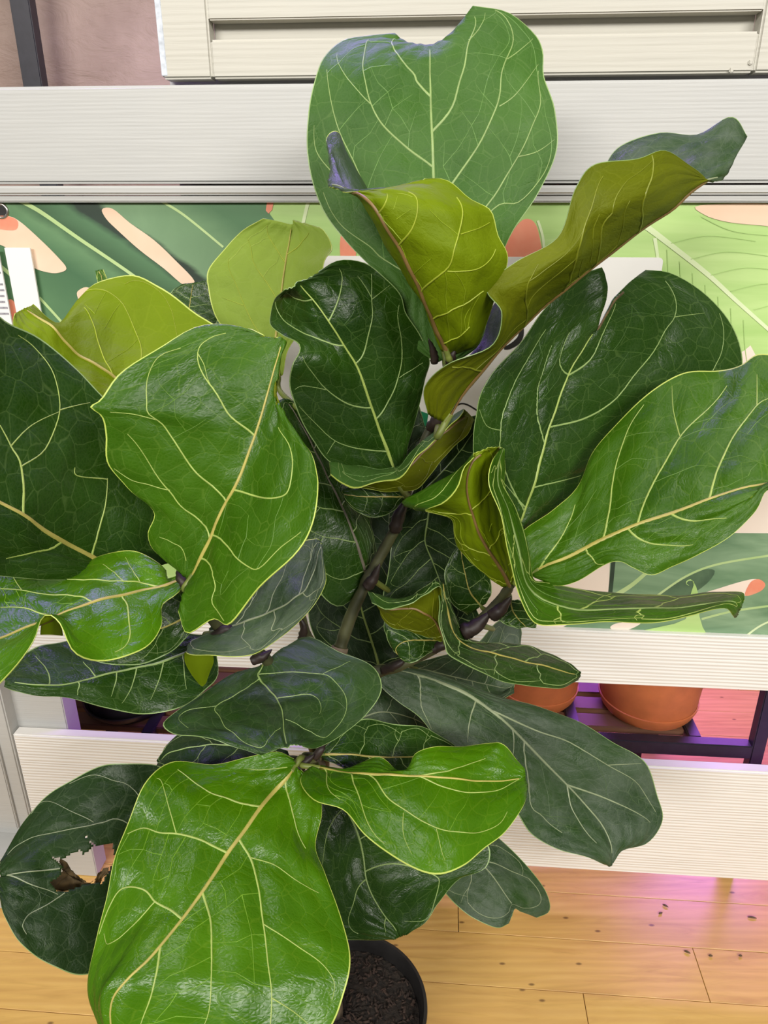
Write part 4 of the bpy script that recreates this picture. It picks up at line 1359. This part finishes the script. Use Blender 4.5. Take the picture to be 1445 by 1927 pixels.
leaf("""392,1195,72 398,1205,71 405,1215,70 | 345,1190,71 365,1222,69.5 410,1270,68 | 300,1190,70 335,1234,68 385,1300,66 | 250,1190,69 300,1247,66.5 345,1330,64 | 190,1195,68 240,1260,64.5 270,1343,62 | 130,1205,66 185,1273,62.5 200,1332,60.5
| 75,1215,64 135,1286,60.5 130,1313,59.5 | 30,1240,62 80,1291,59 70,1308,58.5 | 5,1265,60 35,1286,58.5 20,1298,58 | 5,1280,58.5 10,1284,58.3 8,1292,58""", 'mid', 'olive', 'T', (0.4, 0.4), (420, 1195, 67.5), 'dark leaf under the flat bright one', vpx='''309,1246 299,1279 283,1317 | 258,1258 245,1298 229,1324 | 220,1266 209,1311 | 180,1273 156,1247 | 92,1292 89,1263 67,1235 | 148,1285 146,1308 | 345,1232 347,1270 350,1298''',
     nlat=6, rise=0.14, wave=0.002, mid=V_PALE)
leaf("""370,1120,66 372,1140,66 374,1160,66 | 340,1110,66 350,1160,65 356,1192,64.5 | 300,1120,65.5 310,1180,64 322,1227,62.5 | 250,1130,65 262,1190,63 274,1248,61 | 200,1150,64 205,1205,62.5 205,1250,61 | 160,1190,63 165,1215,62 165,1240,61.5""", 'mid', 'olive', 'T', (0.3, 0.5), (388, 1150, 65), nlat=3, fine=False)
QL = leaf("""400,1180,69 396,1186,68.5 392,1192,68 384,1198,67.5 375,1205,67 | 430,1150,69 425,1168,68 420,1185,67 362,1208,65.5 350,1228,64 | 470,1110,70 465,1140,68 455,1172,66 420,1205,64.8 392,1233,63.5 | 500,1070,71 495,1115,68 495,1158,66 475,1200,64.3 455,1236,63
| 530,1040,72 530,1092,69 530,1142,66 505,1195,64.5 490,1226,63.3 | 560,1022,73 558,1075,70 555,1125,66.5 548,1155,65.3 545,1186,64.5 | 585,1015,73 580,1063,70.5 575,1110,67.5 580,1130,66.5 592,1138,66 | 595,1015,73 593,1048,71 590,1080,69 600,1092,68 612,1098,67.5
| 600,1016,73 600,1028,72 600,1040,71 604,1050,70.3 610,1062,69.5 | 600,1018,73 602,1020,72.7 604,1022,72.5 605,1028,72 606,1035,71.5""", 'dusty', 'lime', 'T', (0.2, 0.5), (410, 1195, 67), 'dusty leaf with a curled yellow lobe', wave=0.001, rise=0.2, nlat=4, fine=False)
# ---- lower middle
leaf("""490,1262,70 496,1252,70 530,1228,72 | 440,1270,68 486,1268,69 574,1197,74 | 395,1295,65.5 490,1280,68 640,1228,72 | 340,1333,63 505,1297,66.5 700,1253,70 | 306,1362,61 520,1315,65 717,1300,67 | 340,1386,59.5 530,1335,63 690,1343,64
| 400,1393,58.5 533,1360,61 640,1385,61 | 450,1408,57.5 535,1385,59 600,1405,59 | 490,1421,57 540,1408,57.5 570,1406,58""", 'dusky', 'olive', 'T', (0, 0.5), (503, 1235, 70), 'dusty grey green leaf lying flat above the big front leaf', vpx='''489,1268 544,1266 608,1269 635,1288 650,1312 650,1342 632,1370 608,1388 574,1373 537,1355 | 608,1268 659,1245 | 525,1315 559,1309 589,1309 604,1330 601,1345 | 486,1278 446,1306 407,1330 413,1348 428,1373 452,1391 477,1405 498,1403 528,1370 | 407,1330 373,1333 346,1339 343,1361 355,1371 | 528,1370 540,1400''', bulge=0.06, wave=0.002, nlat=4, rise=0.24, quilt=0.003)
leaf("""553,1428,66 556,1440,66 566,1448,65.5 | 520,1415,66 540,1463,64.5 600,1490,64.5 | 465,1425,65 520,1485,63.5 606,1530,62.5 | 400,1440,64 490,1520,61 594,1590,60 | 325,1432,63 460,1563,58.5 612,1645,57 | 275,1470,60 430,1603,56.5 635,1705,54.5
| 240,1550,57 400,1650,54 652,1770,52 | 213,1620,54 365,1700,51.5 657,1815,50 | 197,1700,51.5 325,1752,49 648,1865,48 | 183,1775,49 280,1805,46.5 630,1920,46 | 170,1840,47 240,1843,45 590,1980,44 | 172,1890,45.5 212,1880,44 500,2030,42.5
| 190,1935,44 210,1930,43 380,2060,41.5 | 220,1975,43 235,1980,42.5 290,2030,42""", 'bright', 'olive', 'T', (0, 0.5), (575, 1430, 68.5), 'largest bright green leaf in front', vpx='''487,1514 430,1504 390,1489 350,1459 335,1447 | 540,1444 490,1449 465,1447 | 425,1603 380,1582 332,1569 300,1567 270,1558 240,1569 | 332,1569 320,1527 305,1472 295,1464 | 337,1727 320,1712 292,1697 270,1674 230,1672 205,1707 187,1757 | 292,1697 240,1752 205,1777 197,1757 | 540,1467 550,1527 560,1567 575,1597 | 455,1582 472,1617 485,1667 495,1737 502,1792 510,1857 509,1927 505,1970 | 472,1614 515,1627 565,1662 600,1680 | 497,1740 550,1775 600,1810 627,1847 625,1882 | 510,1877 550,1902 580,1927 | 385,1680 395,1727 398,1787 397,1852 385,1927 | 302,1780 295,1827 280,1887 262,1935''', bulge=0.02, wave=0.002, nlat=5, rise=0.17, quilt=0.0026, mid=M_GOLD,
     starts={-1: [0.02, 0.15, 0.36, 0.56, 0.76], 1: [0.03, 0.30, 0.52, 0.66, 0.82]})
leaf("""610,1445,66 590,1443,66 575,1452,65.5 | 650,1450,66 630,1451,65 566,1475,63.5 | 675,1438,66.5 665,1455,64.5 590,1505,61 | 715,1429,66.5 700,1457,64 645,1522,60 | 747,1452,65 735,1459,63.5 685,1570,57.5 | 765,1447,65 765,1460,63.5 725,1602,56
| 780,1418,66 795,1461,63.5 775,1632,54.5 | 820,1405,67 830,1463,63.5 825,1646,54 | 870,1404,68 865,1467,63.5 870,1631,55 | 920,1397,68.5 900,1470,64 910,1598,57 | 945,1401,68 935,1470,64.5 950,1566,59 | 970,1430,67.5 965,1468,65 985,1515,62
| 987,1448,66.5 988,1465,65.5 992,1488,64.5""", 'bright', 'olive', 'T', (0.5, 0.5), (590, 1432, 70), 'bright leaf beside the big front one with a notched upper margin', vpx='''691,1459 726,1497 768,1528 816,1556 864,1566 909,1565 941,1549 954,1528 | 759,1530 759,1570 775,1608 | 821,1560 830,1598 837,1620 | 655,1457 674,1494 688,1539 705,1570 723,1587 | 605,1448 615,1476 640,1504 | 788,1461 823,1476 864,1489 922,1490 958,1478 979,1466 | 785,1459 837,1452 871,1442 913,1428''', bulge=0.04, wave=0.0015, nlat=4, rise=0.22)
leaf("""595,1450,72 603,1450,72 615,1450,72 | 570,1510,70 630,1495,71 700,1480,72 | 575,1570,68 658,1535,70 780,1530,71 | 590,1630,66.5 675,1575,69 860,1570,70 | 600,1680,65.5 684,1615,68 918,1590,69 | 615,1725,64.5 689,1655,66.5 915,1632,67.5
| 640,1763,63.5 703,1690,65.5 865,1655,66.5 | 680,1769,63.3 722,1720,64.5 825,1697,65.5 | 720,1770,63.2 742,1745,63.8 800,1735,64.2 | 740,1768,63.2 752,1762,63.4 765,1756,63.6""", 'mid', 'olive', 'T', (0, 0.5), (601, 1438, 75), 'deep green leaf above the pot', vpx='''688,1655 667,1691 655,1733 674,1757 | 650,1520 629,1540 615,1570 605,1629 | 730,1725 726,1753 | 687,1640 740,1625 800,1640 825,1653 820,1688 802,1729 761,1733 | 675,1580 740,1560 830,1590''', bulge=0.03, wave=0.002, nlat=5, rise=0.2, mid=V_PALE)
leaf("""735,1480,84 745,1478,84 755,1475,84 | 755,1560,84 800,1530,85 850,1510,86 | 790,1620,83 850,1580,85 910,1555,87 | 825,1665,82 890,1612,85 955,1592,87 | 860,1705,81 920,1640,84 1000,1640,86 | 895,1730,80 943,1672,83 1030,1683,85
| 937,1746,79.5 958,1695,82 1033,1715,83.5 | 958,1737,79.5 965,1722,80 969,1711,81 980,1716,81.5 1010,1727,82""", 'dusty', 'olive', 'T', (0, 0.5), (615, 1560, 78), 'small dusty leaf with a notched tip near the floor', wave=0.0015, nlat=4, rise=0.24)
leaf("""712,1262,80 730,1258,80.5 745,1255,81 | 717,1290,79 775,1267,81.5 800,1262,83 | 748,1320,78.5 830,1285,82 870,1285,84 | 790,1350,78 880,1308,82 940,1315,84 | 830,1400,77 925,1338,81.5 1010,1330,84 | 880,1440,76 965,1373,81 1085,1355,83.5
| 930,1490,75 1010,1420,80 1150,1395,83 | 970,1525,74 1060,1470,79 1215,1435,82 | 1000,1570,73 1100,1513,78 1238,1500,80.5 | 1050,1598,72.5 1130,1550,77 1244,1545,79 | 1105,1612,72.5 1148,1585,75.5 1215,1586,77 | 1135,1626,73 1151,1605,74.5 1170,1598,75.5
| 1143,1629,73.5 1148,1628,73.8 1153,1620,74.2""", 'dusty', 'olive', 'T', (0, 0.5), (690, 1272, 78.5), 'long dusty dark leaf reaching over the bottom board', vpx='''894,1318 884,1352 879,1397 | 964,1372 967,1397 964,1427 | 779,1270 792,1327 812,1372 | 922,1335 1002,1372 1072,1397 1147,1442 1202,1477 1232,1527 | 1142,1440 1207,1437 | 1067,1477 1112,1492 1162,1512 1222,1547 | 1067,1477 1074,1517 1097,1557 1122,1587 | 985,1395 997,1507 1022,1537 1057,1567''', bulge=0.03, wave=0.002, nlat=6, rise=0.2, quilt=0.002)
leaf("""775,1250,88 780,1256,88 780,1265,88 | 830,1235,91 830,1268,90 820,1300,88 | 890,1215,94 880,1280,91 870,1320,88 | 945,1165,97 925,1290,92 910,1330,88 | 980,1180,97 950,1295,92 940,1320,89 | 978,1230,95 968,1290,92 965,1305,91""", 'dusty', 'olive', 'T', (0.2, 0.5), (745, 1258, 79))
leaf("""836,1100,75 832,1098,74.5 826,1096,74 | 848,1135,76 838,1135,74 827,1135,72 | 862,1170,77 846,1172,74 826,1172,71 | 874,1198,78 862,1205,74 836,1212,70 | 905,1207,79 895,1222,74.5 846,1236,69 | 950,1211,80 935,1232,75 895,1260,69.5
| 1000,1218,81 985,1245,76 950,1283,71.5 | 1040,1233,81 1030,1255,77 1010,1292,73.5 | 1075,1250,81 1065,1266,78.5 1058,1295,76 | 1092,1265,80 1091,1270,79.5 1085,1280,79""", 'mid', 'olive', 'T', (0.3, 0.6), None, 'narrow folded leaf pointing at the terracotta pots', wave=0.001, rise=0.15, nlat=4, fine=False)
leaf("""832,1208,76 832,1204,75.7 833,1198,75.5 834,1190,75 835,1180,75 | 800,1198,76 805,1180,74.5 810,1160,73.5 822,1098,72 827,1104,71 | 770,1188,76 772,1168,74.5 780,1145,73 800,1106,72 808,1114,70 | 735,1180,76 738,1163,74.5 745,1145,73 775,1122,72 780,1132,70
| 718,1160,75.5 720,1150,74.5 727,1142,73 745,1127,72 755,1141,69.5 | 713,1145,75 712,1140,74 714,1135,73 715,1121,72.5 725,1147,70 | 705,1130,74 700,1126,73.8 696,1120,73.5 692,1114,73 700,1135,71""", 'mid', 'olive', 'U', (-0.4, 0.4), (838, 1212, 78), 'small cupped leaf with an olive back', wave=0.0, rise=0.2, quilt=0.0005, nlat=3, fine=False)
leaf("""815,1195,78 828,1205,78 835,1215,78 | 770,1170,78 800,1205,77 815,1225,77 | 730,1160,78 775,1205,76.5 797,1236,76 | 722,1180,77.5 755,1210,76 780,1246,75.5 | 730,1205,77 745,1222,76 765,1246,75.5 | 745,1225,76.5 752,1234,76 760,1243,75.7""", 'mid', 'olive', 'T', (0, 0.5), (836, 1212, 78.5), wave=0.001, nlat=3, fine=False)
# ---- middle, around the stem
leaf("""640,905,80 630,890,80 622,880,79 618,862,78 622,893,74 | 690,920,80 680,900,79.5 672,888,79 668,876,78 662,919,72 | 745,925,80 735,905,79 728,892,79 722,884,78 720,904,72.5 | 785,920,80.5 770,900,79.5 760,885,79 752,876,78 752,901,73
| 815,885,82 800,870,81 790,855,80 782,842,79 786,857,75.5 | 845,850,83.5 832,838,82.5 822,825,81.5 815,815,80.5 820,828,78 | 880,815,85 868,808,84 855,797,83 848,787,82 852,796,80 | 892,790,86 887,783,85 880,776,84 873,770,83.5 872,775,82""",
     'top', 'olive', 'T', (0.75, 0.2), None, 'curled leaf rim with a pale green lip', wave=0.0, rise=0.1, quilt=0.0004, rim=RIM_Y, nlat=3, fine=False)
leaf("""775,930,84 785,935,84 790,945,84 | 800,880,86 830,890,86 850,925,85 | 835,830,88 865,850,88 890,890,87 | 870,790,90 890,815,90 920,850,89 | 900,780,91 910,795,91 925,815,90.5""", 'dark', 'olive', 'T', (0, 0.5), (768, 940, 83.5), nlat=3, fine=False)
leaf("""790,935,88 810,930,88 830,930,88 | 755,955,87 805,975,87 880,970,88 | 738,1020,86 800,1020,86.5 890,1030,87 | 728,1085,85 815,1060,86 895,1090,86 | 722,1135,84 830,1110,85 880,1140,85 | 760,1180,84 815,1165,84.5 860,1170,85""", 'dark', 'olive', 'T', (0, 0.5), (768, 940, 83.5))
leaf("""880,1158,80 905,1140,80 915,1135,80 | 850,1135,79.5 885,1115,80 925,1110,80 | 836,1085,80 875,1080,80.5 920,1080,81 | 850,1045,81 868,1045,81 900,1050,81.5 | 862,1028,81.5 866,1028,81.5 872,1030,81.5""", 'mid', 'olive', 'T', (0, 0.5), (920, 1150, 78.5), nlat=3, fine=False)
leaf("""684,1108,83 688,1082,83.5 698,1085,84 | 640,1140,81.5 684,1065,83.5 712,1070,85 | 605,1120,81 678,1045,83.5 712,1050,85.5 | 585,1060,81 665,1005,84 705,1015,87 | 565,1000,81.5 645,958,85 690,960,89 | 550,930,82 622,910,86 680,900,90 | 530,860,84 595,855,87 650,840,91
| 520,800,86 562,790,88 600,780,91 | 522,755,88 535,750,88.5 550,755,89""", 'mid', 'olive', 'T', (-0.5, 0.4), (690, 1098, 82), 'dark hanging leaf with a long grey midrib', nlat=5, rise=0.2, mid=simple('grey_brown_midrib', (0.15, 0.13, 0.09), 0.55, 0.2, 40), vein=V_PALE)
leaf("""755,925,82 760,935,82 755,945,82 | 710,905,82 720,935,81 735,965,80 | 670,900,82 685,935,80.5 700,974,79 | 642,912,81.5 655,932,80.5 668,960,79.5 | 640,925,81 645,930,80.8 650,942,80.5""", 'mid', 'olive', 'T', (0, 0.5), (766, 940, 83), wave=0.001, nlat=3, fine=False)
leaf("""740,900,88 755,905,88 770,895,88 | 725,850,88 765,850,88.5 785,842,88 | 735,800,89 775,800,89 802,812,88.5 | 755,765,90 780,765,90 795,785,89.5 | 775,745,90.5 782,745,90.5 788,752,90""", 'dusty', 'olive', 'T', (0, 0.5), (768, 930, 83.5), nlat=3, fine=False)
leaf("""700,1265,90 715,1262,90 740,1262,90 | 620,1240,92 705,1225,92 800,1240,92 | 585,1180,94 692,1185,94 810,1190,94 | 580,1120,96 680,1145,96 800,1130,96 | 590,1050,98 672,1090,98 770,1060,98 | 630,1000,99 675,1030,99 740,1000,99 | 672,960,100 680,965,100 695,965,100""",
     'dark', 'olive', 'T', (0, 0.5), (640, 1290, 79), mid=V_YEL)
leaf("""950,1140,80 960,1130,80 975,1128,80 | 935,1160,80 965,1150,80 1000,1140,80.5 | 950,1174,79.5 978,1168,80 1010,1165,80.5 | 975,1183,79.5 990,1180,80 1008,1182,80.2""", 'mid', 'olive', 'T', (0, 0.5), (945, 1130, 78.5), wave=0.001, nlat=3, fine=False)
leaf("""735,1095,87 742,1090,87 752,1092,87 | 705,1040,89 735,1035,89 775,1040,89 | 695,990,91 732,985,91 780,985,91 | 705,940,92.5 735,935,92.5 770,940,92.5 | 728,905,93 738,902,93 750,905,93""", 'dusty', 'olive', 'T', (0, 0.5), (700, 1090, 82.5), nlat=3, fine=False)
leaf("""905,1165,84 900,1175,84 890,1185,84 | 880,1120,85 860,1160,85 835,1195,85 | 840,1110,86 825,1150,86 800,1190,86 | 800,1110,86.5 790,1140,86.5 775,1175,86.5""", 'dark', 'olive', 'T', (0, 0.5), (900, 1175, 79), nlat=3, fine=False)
# ---- right side
leaf("""945,1105,77 950,1105,77 960,1105,77 965,1100,77 968,1095,77 | 905,1075,76 918,1077,75.5 945,1075,75 960,1070,76 970,1060,77 | 870,1040,76 888,1040,74.5 922,1040,73.5 945,1030,75 965,1020,77 | 855,1015,76 872,1010,74 902,1005,72.5 930,995,74.5 955,985,77
| 850,978,75 862,972,73.8 888,965,72 920,950,74 948,940,77 | 800,961,70 760,945,72.5 880,935,71.5 912,915,74 942,905,77 | 835,947,68 800,922,72 878,910,71.5 912,890,73.5 940,882,76.5 | 862,915,68.5 845,897,72 882,885,71.5 914,870,73.5 942,862,76.5
| 873,880,69.5 872,877,72 892,862,72 918,852,73.8 944,849,76 | 890,860,71 895,853,72 915,845,72.5 930,842,74 944,842,75.5""", 'green', 'lime', 'U', (0.0, 0.3), (958, 1112, 77.5), 'cupped leaf with a lime back and a rolled lip', wave=0.0, rise=0.15, quilt=0.0006, undermid=V_BROWN, nlat=3, fine=False)
leaf("""940,846,74 944,842,74.5 949,846,75 | 927,870,71 938,872,74 950,880,76 | 922,910,69.5 936,912,73 950,915,76 | 942,970,68.5 957,965,72 972,960,75.5 | 958,1045,67.5 975,1040,71 992,1035,75 | 975,1110,66.5 990,1098,70 1004,1092,75 | 995,1158,65.5 1015,1125,69.5 1030,1095,75
| 1015,1178,65 1050,1140,69 1080,1104,76 | 1080,1177,65.5 1110,1150,70 1150,1115,77.5 | 1160,1169,67 1190,1145,71 1225,1119,79 | 1235,1172,69 1265,1145,72.5 1290,1119,80 | 1300,1158,71 1320,1140,74 1345,1116,80 | 1367,1144,73.5 1380,1132,75.5 1397,1117,79.5
| 1383,1163,75 1392,1145,76 1400,1128,78""", 'green', 'olive', 'T', (-0.3, 0.6), None, 'bent leaf pointing along the middle board', wave=0.001, rise=0.1, quilt=0.001, mid=V_PALE, rim=RIM_Y, nlat=4, fine=False)
AA = leaf("""940,1000,80 968,1010,80 1000,1010,81 | 905,930,79 985,965,80.5 1060,980,83 | 892,860,78.5 1003,915,81 1150,950,86 | 891,800,78.5 1018,860,82 1230,900,89 | 896,755,79 1033,805,83 1310,840,92 | 925,705,80 1050,755,84.5 1370,770,94 | 975,652,81.5 1065,715,85.5 1398,690,95
| 1020,590,84 1082,680,86.5 1377,620,96 | 1065,545,86 1100,650,87 1325,555,96 | 1100,515,88 1112,632,87.5 1262,515,96 | 1132,503,89 1140,555,88.5 1118,622,88 1162,550,91 1215,508,95""", 'mid', 'olive', 'T', (0.3, 0.5), (965, 1085, 78), 'broad deep green leaf with a torn notch', vpx='''979,952 949,910 | 1022,835 1009,760 1017,710 1037,650 | 985,962 955,900 939,835 962,735 1002,660 1027,620 | 942,810 912,800 897,770 | 1067,705 1054,665 1072,625 | 1039,805 1092,790 1147,760 1202,695 1247,630 1267,597 1266,551 1251,528 | 1267,597 1322,590 | 1002,917 1047,907 1092,895 | 1072,707 1107,680 1137,620 1157,570 | 1300,760 1342,695 1357,660 1352,590''', bulge=-0.02,
          wave=0.003, nlat=5, rise=0.24, quilt=0.0035, mid=V_YEL)
leaf("""985,1070,76 1000,1078,76 1010,1088,75.5 | 976,1010,77.5 1030,1063,75.5 1045,1102,74 | 1040,960,78.5 1065,1050,75 1085,1094,73 | 1087,915,80 1105,1030,74.5 1150,1061,72 | 1115,850,82 1145,1010,74 1190,1070,71 | 1165,793,83.5 1190,990,73.5 1225,1082,70
| 1225,742,84.5 1240,973,73 1265,1065,70 | 1287,705,85 1295,955,72.5 1310,1045,69.5 | 1350,697,84 1345,935,72 1372,1010,69 | 1395,685,82.5 1400,918,71.5 1417,965,69.5 | 1430,666,82 1450,908,71 1440,925,70 | 1490,680,80 1500,890,70.5 1490,925,69
| 1550,740,77 1545,870,70.5 1550,930,69 | 1590,830,73 1590,850,71 1600,880,70""", 'green', 'lime', 'T', (-0.4, 0.4), (968, 1098, 77), 'broad ribbed leaf reaching past the picture edge', vpx='''1134,1012 1147,960 1157,885 1182,810 1212,765 | 1199,987 1217,935 1252,870 1282,820 1332,770 1367,725 | 1279,822 1267,775 1264,730 | 1334,935 1352,880 1387,810 1422,765 1445,750 | 1424,762 1424,705 | 1007,1070 1047,1025 1072,980 1082,950 | 1182,1000 1222,1022 1272,1027 1304,1025 | 1262,970 1312,980 1367,975 | 1104,1035 1122,1060 1142,1065 | 1450,905 1470,850 1510,780''', bulge=-0.02, wave=0.0035, nlat=6, rise=0.16, quilt=0.004, mid=M_GOLD)
# ---- old torn leaf at the bottom and leaves tucked between
HOLE_PX = [(98, 1612), (118, 1616), (135, 1606), (150, 1600), (158, 1608), (170, 1597), (178, 1592), (163, 1578), (162, 1572), (172, 1586), (186, 1592), (212, 1588), (216, 1620), (200, 1648), (192, 1662), (176, 1660), (150, 1668), (122, 1678), (106, 1675), (94, 1660), (112, 1650), (118, 1630)]
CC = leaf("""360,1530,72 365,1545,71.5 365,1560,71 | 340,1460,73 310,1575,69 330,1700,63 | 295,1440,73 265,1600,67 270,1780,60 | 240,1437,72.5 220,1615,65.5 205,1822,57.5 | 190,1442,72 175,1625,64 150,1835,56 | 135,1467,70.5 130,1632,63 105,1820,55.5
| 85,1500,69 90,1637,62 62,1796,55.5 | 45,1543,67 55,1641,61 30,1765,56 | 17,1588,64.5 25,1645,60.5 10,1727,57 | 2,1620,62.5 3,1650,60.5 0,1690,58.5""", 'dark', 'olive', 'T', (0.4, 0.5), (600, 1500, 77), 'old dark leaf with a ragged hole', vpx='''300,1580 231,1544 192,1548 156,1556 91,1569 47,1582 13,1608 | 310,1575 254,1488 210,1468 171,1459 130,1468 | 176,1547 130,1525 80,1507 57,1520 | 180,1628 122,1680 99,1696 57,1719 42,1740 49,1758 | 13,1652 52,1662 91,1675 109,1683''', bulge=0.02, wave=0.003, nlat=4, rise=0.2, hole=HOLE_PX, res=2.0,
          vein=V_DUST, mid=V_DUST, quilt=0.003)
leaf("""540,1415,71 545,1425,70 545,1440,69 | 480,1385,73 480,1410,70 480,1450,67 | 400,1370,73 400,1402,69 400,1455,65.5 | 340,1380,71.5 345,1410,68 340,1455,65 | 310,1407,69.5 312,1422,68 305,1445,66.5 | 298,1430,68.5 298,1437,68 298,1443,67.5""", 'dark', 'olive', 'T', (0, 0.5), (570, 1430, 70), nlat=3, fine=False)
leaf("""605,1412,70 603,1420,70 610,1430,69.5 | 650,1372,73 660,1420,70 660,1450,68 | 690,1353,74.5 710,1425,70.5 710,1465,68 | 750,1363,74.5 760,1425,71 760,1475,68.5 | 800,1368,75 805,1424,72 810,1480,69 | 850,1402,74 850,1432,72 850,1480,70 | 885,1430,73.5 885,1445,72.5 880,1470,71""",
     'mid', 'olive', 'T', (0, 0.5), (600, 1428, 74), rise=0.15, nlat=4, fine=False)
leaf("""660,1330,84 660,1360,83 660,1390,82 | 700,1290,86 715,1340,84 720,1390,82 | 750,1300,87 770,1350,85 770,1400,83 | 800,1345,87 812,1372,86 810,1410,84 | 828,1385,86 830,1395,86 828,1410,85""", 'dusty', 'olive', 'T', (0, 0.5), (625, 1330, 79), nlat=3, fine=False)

# ragged brown tissue hanging in the hole of the old leaf
rs = np.random.RandomState(11)
for poly, Yc in (([(100, 1652), (118, 1640), (140, 1655), (162, 1662), (176, 1658), (160, 1668), (135, 1674), (108, 1676), (92, 1664)], 0.632), ([(112, 1618), (122, 1622), (136, 1640), (150, 1652), (160, 1660), (140, 1658), (118, 1640)], 0.636), ([(178, 1660), (184, 1645), (200, 1632), (204, 1640), (192, 1655), (186, 1664)], 0.64)):
    P = crv(poly, 5, True)
    P += rs.uniform(-1.6, 1.6, P.shape)
    pts = [at(x, y, Yc + 0.003 * math.sin(x * 0.3)) for x, y in P]
    n = len(pts)
    vs = pts + [p + np.array([0, 0.0012, -0.0006]) for p in pts]
    mesh('dead_tissue', vs, [tuple(range(n)), tuple(range(2 * n - 1, n - 1, -1))] + [(i, (i + 1) % n, n + (i + 1) % n, n + i)[::-1] for i in range(n)], DEAD, CC[0])
# brown torn edge of the notch
vv, ff = [], []
ribbon(AA[1], AA[2], [(s_, 0.993) for s_ in np.linspace(0.02, 0.52, 16)], 0.0016, 0.0016, 1, 0.0008, vv, ff, None)
mesh('torn_edge', vv, ff, DEAD, AA[0], True)


def patch(name, rows, m_, parent, th=0.0008, k=6):
    """small curved flap through rows of (x, y, Y) points"""
    A_ = np.array([[at(x, y, Y / 100) for x, y, Y in r_] for r_ in parse(rows)])
    A_ = np.stack([crv(A_[i], k) for i in range(len(A_))])
    A_ = np.stack([crv(A_[:, j], k) for j in range(A_.shape[1])], 1)
    n_, m2 = A_.shape[:2]
    nn = np.cross(np.gradient(A_, axis=1), np.gradient(A_, axis=0))
    nn /= np.linalg.norm(nn, axis=2)[:, :, None] + 1e-12
    vs = np.concatenate([(A_ + nn * th / 2).reshape(-1, 3), (A_ - nn * th / 2).reshape(-1, 3)])
    o_ = n_ * m2
    fs = []
    for i in range(n_ - 1):
        for j in range(m2 - 1):
            a = i * m2 + j
            fs += [(a, a + 1, a + m2 + 1, a + m2), (a + o_ + m2, a + o_ + m2 + 1, a + o_ + 1, a + o_)]
    ring = [j for j in range(m2)] + [i * m2 + m2 - 1 for i in range(1, n_)] + [(n_ - 1) * m2 + j for j in range(m2 - 2, -1, -1)] + [i * m2 for i in range(n_ - 2, 0, -1)]
    fs += [(ring[i - 1], ring[i], ring[i] + o_, ring[i - 1] + o_) for i in range(len(ring))]
    o = mesh(name, vs, fs, m_, parent, True)
    o.data.uv_layers.new(name='UVMap')
    return o


tag(patch('curled_lobe', "347,1228,64.8 372,1224,65.0 400,1228,65.2 | 348,1245,65.2 374,1250,65.0 402,1245,65.4 | 360,1268,65.6 378,1272,65.4 394,1266,65.8 | 374,1286,66 381,1291,66 388,1284,66", UNDERS['lime'], QL[0]), 'yellow green curled lobe')
tag(patch('curled_margin', "84,1162,52.6 98,1156,52.9 112,1168,52.6 | 78,1176,52.6 97,1176,53.2 116,1184,52.6 | 76,1194,52.8 97,1194,53.4 118,1196,52.8", UNDERS['lime'], ML[0]), 'yellow green curled margin')
